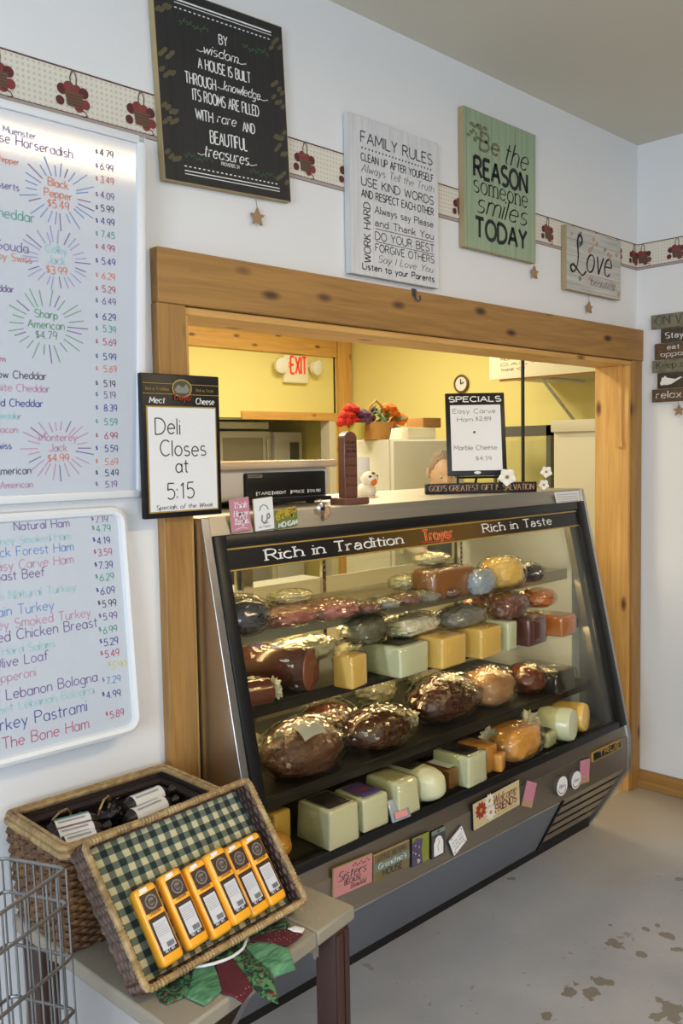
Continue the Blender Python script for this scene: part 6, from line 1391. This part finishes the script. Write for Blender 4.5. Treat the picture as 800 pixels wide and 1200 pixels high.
sv = thing('wall_shelf', (KX, (s0.y+s1.y)/2, zs), 'pale shelf with a brown front edge high on the kitchen wall', 'shelf')
MB().box(XS, KX, s1.y-.8, s0.y, zs-.02, zs+.02).build('board', 'beige_laminate', sv); MB().box(XS-.02, XS, s1.y-.8, s0.y, zs-.035, zs+.025).build('front_edge', 'cardboard', sv)
yb = on(678, 440, 'x', KX-.1).y
for y in (yb,): MB().tube([(XS+.03, y, zs-.03), (KX-.02, y, zs-.03)], .012, 6).tube([(XS+.05, y, zs-.04), (KX-.012, y, zs-.42)], .012, 6).build('bracket', 'appliance_white', sv)
po = thing('poster_board', (XS, s0.y, zs+.03), 'white poster board with printed lines standing on the kitchen shelf', 'poster')
py1 = on(573, 440, 'x', XS-.03).y; MB().rbox((XS-.03, py1, zs-.02), (0, s1.y-.6-py1, 0), (.014, 0, 0), (0, 0, .42), .003).build('board', 'sign_white', po)
t = MB()
for k_ in range(8): text(t, ("MEAT AND CHEESE", "TRAYS", "SUBS", "SALADS", "ORDER AHEAD", "FRESH SLICED", "DAILY", "THANK YOU")[k_], (XS-.0312, py1-.10, zs+.30-.038*k_), V((0, -1, 0)), EZ, .017, .0035, 0, fit=.30 if k_ % 2 == 0 else .2)
t.build('lettering', 'badge_grey', po)
# beige fridge by the opening and a glass fronted cooler behind it
XF = 4.62; g0, g1 = on(648, 493, 'x', XF), on(711, 490, 'x', XF); tz = (g0.z+g1.z)/2
rf = thing('refrigerator', (XF+.35, g0.y-.4, 0), 'beige refrigerator side seen right of the opening', 'refrigerator'); MB().rbox((XF, g0.y-.62, 0), (.70, 0, 0), (0, .62, 0), (0, 0, tz), .012).build('body', 'beige_laminate', rf); MB().rbox((XF-.03, g0.y-.62, tz-.07), (.028, 0, 0), (0, .62, 0), (0, 0, .07), .006).build('top_cap', 'beige_laminate', rf)
MB().rbox((XF-.035, g0.y-.58, .1), (.034, 0, 0), (0, .55, 0), (0, 0, tz-.2), .01).build('door', 'beige_laminate', rf)
XC = 5.15; h0, h1, h2 = on(592, 500, 'x', XC), on(645, 498, 'x', XC), on(645, 565, 'x', XC)
co = thing('glass_door_cooler', (XC+.3, (h0.y+h1.y)/2, 0), 'dark grey framed glass door cooler behind the rod', 'cooler'); y0, y1, z1 = h1.y, h0.y+.45, (h0.z+h1.z)/2
f = MB()
for a, b_, c0, c1 in ((y0, y0+.035, 0, z1), (y1-.035, y1, 0, z1), (y0, y1, z1-.07, z1), (y0, y1, 0, .2)): f.box(XC, XC+.06, a, b_, c0, c1)
f.build('door_frame', 'cooler_grey', co); MB().box(XC+.06, XC+.5, y0, y1, z1-.03, z1).build('top', 'cooler_grey', co); MB().box(XC+.06, XC+.5, y0, y1, 0, .2).build('cabinet', 'appliance_white', co); f = MB()
for y in (y0, y1-.02): f.box(XC+.48, XC+.5, y, y+.02, .2, z1-.03)
f.build('rear_post', 'cooler_grey', co); MB().box(XC+.49, XC+.495, y0+.02, y1-.02, .2, z1-.03).build('rear_glass', 'pane', co); MB().box(XC+.02, XC+.026, y0+.035, y1-.035, .2, z1-.07).build('door_glass', 'pane', co)
for z in (.6, 1.0, 1.35): MB().box(XC+.08, XC+.48, y0+.01, y1-.01, z, z+.012).build('shelf', 'chrome', co)
# white counter, added as bright backing behind the case; ceramic jar and paper rolls
ct = thing('added_bright_counter', (2.6, 1.35, 0), 'white counter added behind the deli case as a bright backing', 'counter')
MB().rbox((.9, 1.15, .86), (2.5, 0, 0), (0, .65, 0), (0, 0, .04), .006).build('worktop', 'white_laminate', ct); MB().box(.93, 3.37, 1.19, 1.78, .08, .86).build('cabinet', 'white_laminate', ct)
P('ceramic', rgb(236, 226, 204), .3, coat=.5); P('spot_dark', rgb(70, 58, 60), .5)
pj = on(428, 588, 'z', CT); pj = V((2.36, .36, CT)); kk = (pj-CAM).dot(FW)/FPX
jr = thing('ceramic_jar', pj, 'white ceramic bird jar with an orange beak, behind the brown plaque', 'jar')
c = on(429, 583, 'y', .40); c.z = CT; b = MB(); b.lathe([(.034, 0), (.040, .012), (.038, .030), (.024, .046), (.001, .050)], c, n=24); b.build('body', 'ceramic', jr)
h_ = c+V((.004, -.014, .064)); MB().blob(h_, .036, .034, .031, .4, .05, 2, 2).build('head', 'ceramic', jr); MB().lathe([(.014, 0), (.008, .010), (.001, .020)], h_+V((-.006, -.030, -.012)), (-.2, -1, -.2), 12).build('beak', 'fl_orange', jr)
for dx, dz in ((-.020, .010), (.016, .011), (-.003, .022)): MB().blob(h_+V((dx, -.024, dz)), .008, .006, .005, 0, .1, nu=12, nv=8).build('spot', 'spot_dark', jr)
c = on(417, 575, 'y', .50); c.z = CT
rl = thing('paper_towel_roll', c, 'white paper roll standing behind the brown plaque', 'roll'); MB().lathe([(.022, .15), (.052, .15), (.056, .142), (.056, .004), (.052, 0), (.022, 0), (.022, .15)], c, n=28).build('paper', 'paper', rl); MB().lathe([(.0215, 0), (.0215, .149), (.0195, .149), (.0195, 0)], c, n=16).build('core', 'cardboard', rl)

# person working in the kitchen, head down, seen behind the specials board
P('skin', rgb(214, 178, 152), .5, sss=.0); P('hair_grey', rgb(150, 132, 116), .8, bump=.6, bscale=90); P('shirt', rgb(196, 190, 178), .8); P('apron', rgb(70, 74, 84), .8); P('trousers', rgb(60, 64, 78), .8)
HP = on(517, 545, 'y', 1.30); PX_, PY_ = HP.x, 1.30; HT = HP.z+.05
pe = thing('person', (PX_, PY_, 0), 'person in a pale shirt bending over work behind the Specials board', 'person')
fwd = V((-.55, -.83, 0)).normalized(); sd = V((-fwd.y, fwd.x, 0))
base0 = V((PX_, PY_, 0))-fwd*.06
J = {}
def jn(n, f, s, z, r): J[n] = (base0+fwd*f+sd*s+EZ*z, r)
hh = HT
jn('pelvis', -.02, 0, .90, .145); jn('waist', -.01, 0, 1.05, .125); jn('chest', .01, 0, 1.22, .145); jn('neck0', .03, 0, hh-.285, .075); jn('neck1', .05, 0, hh-.21, .052)
for s, n in ((1, 'l'), (-1, 'r')):
    jn('sh'+n, .02, s*.165, 1.30, .065); jn('el'+n, .10, s*.215, 1.06, .045); jn('wr'+n, .33, s*.14, 1.0, .030); jn('hip'+n, -.01, s*.09, .86, .095); jn('kn'+n, .02, s*.10, .48, .062); jn('an'+n, -.01, s*.10, .09, .042); jn('to'+n, .13, s*.115, .035, .034)
ED = [('pelvis', 'waist'), ('waist', 'chest'), ('chest', 'neck0'), ('neck0', 'neck1')]+[(a+n, b_+n) for n in 'lr' for a, b_ in (('sh', 'el'), ('el', 'wr'), ('hip', 'kn'), ('kn', 'an'), ('an', 'to'))]+[('chest', 'sh'+n) for n in 'lr']+[('pelvis', 'hip'+n) for n in 'lr']
def skin_mesh(name, J, ED, m, parent, root, sub=1, matfn=None):
    keys = list(J); me = bpy.data.meshes.new(name); inv = wmx(parent).inverted()
    me.from_pydata([inv @ J[k][0] for k in keys], [(keys.index(a), keys.index(b_)) for a, b_ in ED], []); o = bpy.data.objects.new(name, me); COL.objects.link(o); o.parent = parent; WMX[o.name] = wmx(parent).copy()
    sm = o.modifiers.new('skin', 'SKIN'); sl = me.skin_vertices[0].data if me.skin_vertices else None
    if sl is None:
        bm = bmesh.new(); bm.from_mesh(me); bm.verts.layers.skin.verify(); bm.to_mesh(me); bm.free(); sl = me.skin_vertices[0].data
    for i, k in enumerate(keys): sl[i].radius = (J[k][1], J[k][1]); sl[i].use_root = (k == root)
    ss = o.modifiers.new('sub', 'SUBSURF'); ss.levels = sub; ss.render_levels = sub
    dg = bpy.context.evaluated_depsgraph_get(); ev = o.evaluated_get(dg); m2 = bpy.data.meshes.new_from_object(ev); o.modifiers.clear(); o.data = m2; m2.materials.clear()
    for x in (m if isinstance(m, list) else [m]): m2.materials.append(M[x])
    for p in m2.polygons:
        p.use_smooth = True
        if matfn: p.material_index = matfn(wmx(parent) @ p.center)
    return o
skin_mesh('body', J, ED, ['skin', 'shirt', 'trousers'], pe, 'pelvis', 2, lambda c: 2 if c.z < .93 else 0 if (c.z > hh-.265 or (c-base0).dot(fwd) > .25) else 1)
HC = J['neck1'][0]+fwd*.02+EZ*.115
b = MB()
fr3 = (fwd*.93-EZ*.36).normalized(); up3 = (EZ*.93+fwd*.36).normalized()
def headpt(u, v):
    th = 2*math.pi*u; ph = math.pi*(v-.5); f_, s_, z_ = math.cos(ph)*math.cos(th), math.cos(ph)*math.sin(th), math.sin(ph)
    jaw = 1-.22*max(0, -z_)**1.2; x_ = .097*f_*(1 if f_ < 0 else jaw+.08*max(0, -z_)); y_ = .074*s_*jaw; zz = .118*z_
    if f_ > .55: 
        zz0 = z_; x_ += .020*math.exp(-((s_)/.16)**2-((zz0+.10)/.20)**2)-.010*math.exp(-((abs(s_)-.36)/.14)**2-((zz0-.06)/.12)**2)+.007*math.exp(-((s_)/.3)**2-((zz0+.48)/.08)**2)-.004*math.exp(-((s_)/.3)**2-((zz0+.40)/.03)**2)
    return HC+fr3*x_+sd*y_+up3*zz
b.grid(headpt, 48, 32, cu=True); hd = b.build('head', 'skin', pe)
for s in (1, -1):
    MB().blob(HC+fr3*.078+sd*s*.030+up3*.008, .010, .010, .008, 0, 0, nu=12, nv=8).build('eye', 'flower_white', hd); MB().blob(HC+fr3*.087+sd*s*.030+up3*.007, .0045, .0045, .0045, 0, 0, nu=10, nv=6).build('iris', 'ink_dark', hd)
    MB().blob(HC+sd*s*.074-fr3*.008, .022, .010, .032, 0, .1, nu=14, nv=10).build('ear', 'skin', hd)
MB().tube([HC+fr3*.083+sd*a*.024-up3*(.052+.003*abs(a)) for a in (-1, -.5, 0, .5, 1)], [.001, .004, .005, .004, .001], 8).build('mouth', 'mag_pink', hd)
b = MB(); b.grid(lambda u, v: HC+(headpt(u, .50+.5*v)-HC)*(1.06+.05*noise.noise(V((u*20, v*6, 0))))-fr3*.010+up3*.006 if math.cos(2*math.pi*u) < .35+.8*v else HC+(headpt(u, max(.80, .5+.5*v))-HC)*1.05-fr3*.008+up3*.006, 40, 14, cu=True); b.build('hair', 'hair_grey', pe)
for n, s in (('l', 1), ('r', -1)):
    w0 = J['wr'+n][0]; pd = (fwd*.85-EZ*.35-sd*s*.25).normalized(); lat = sd*s; K = {}; E2 = []
    K['w'] = (w0, .026); K['p'] = (w0+pd*.055, .028); E2.append(('w', 'p'))
    for i, (off, ln_) in enumerate(((.030, .062), (.010, .072), (-.010, .068), (-.029, .054))):
        a = w0+pd*.085+lat*off*-1; K['a%d' % i] = (a, .0095); K['b%d' % i] = (a+pd*ln_*.5-EZ*.006, .0085); K['c%d' % i] = (a+pd*ln_*.8-EZ*ln_*.45, .007); E2 += [('p', 'a%d' % i), ('a%d' % i, 'b%d' % i), ('b%d' % i, 'c%d' % i)]
    K['t0'] = (w0+pd*.035-lat*.036, .011); K['t1'] = (w0+pd*.070-lat*.052-EZ*.008, .009); K['t2'] = (w0+pd*.092-lat*.048-EZ*.018, .0075); E2 += [('w', 't0'), ('t0', 't1'), ('t1', 't2')]
    skin_mesh('hand', K, E2, 'skin', pe, 'w', 2)
b = MB(); b.grid(lambda u, v: base0+sd*(.155*(2*u-1)*(1.0 if v < .55 else .75))+fwd*(.155-.10*(2*u-1)**2+.01*math.sin(9*u))+EZ*(.48+.80*v), 16, 16); b.grid(lambda u, v: base0+sd*(.155*(2*u-1)*(1.0 if v < .55 else .75))+fwd*(.160-.10*(2*u-1)**2+.01*math.sin(9*u))+EZ*(.48+.80*v), 16, 16); b.build('apron', 'apron', pe)
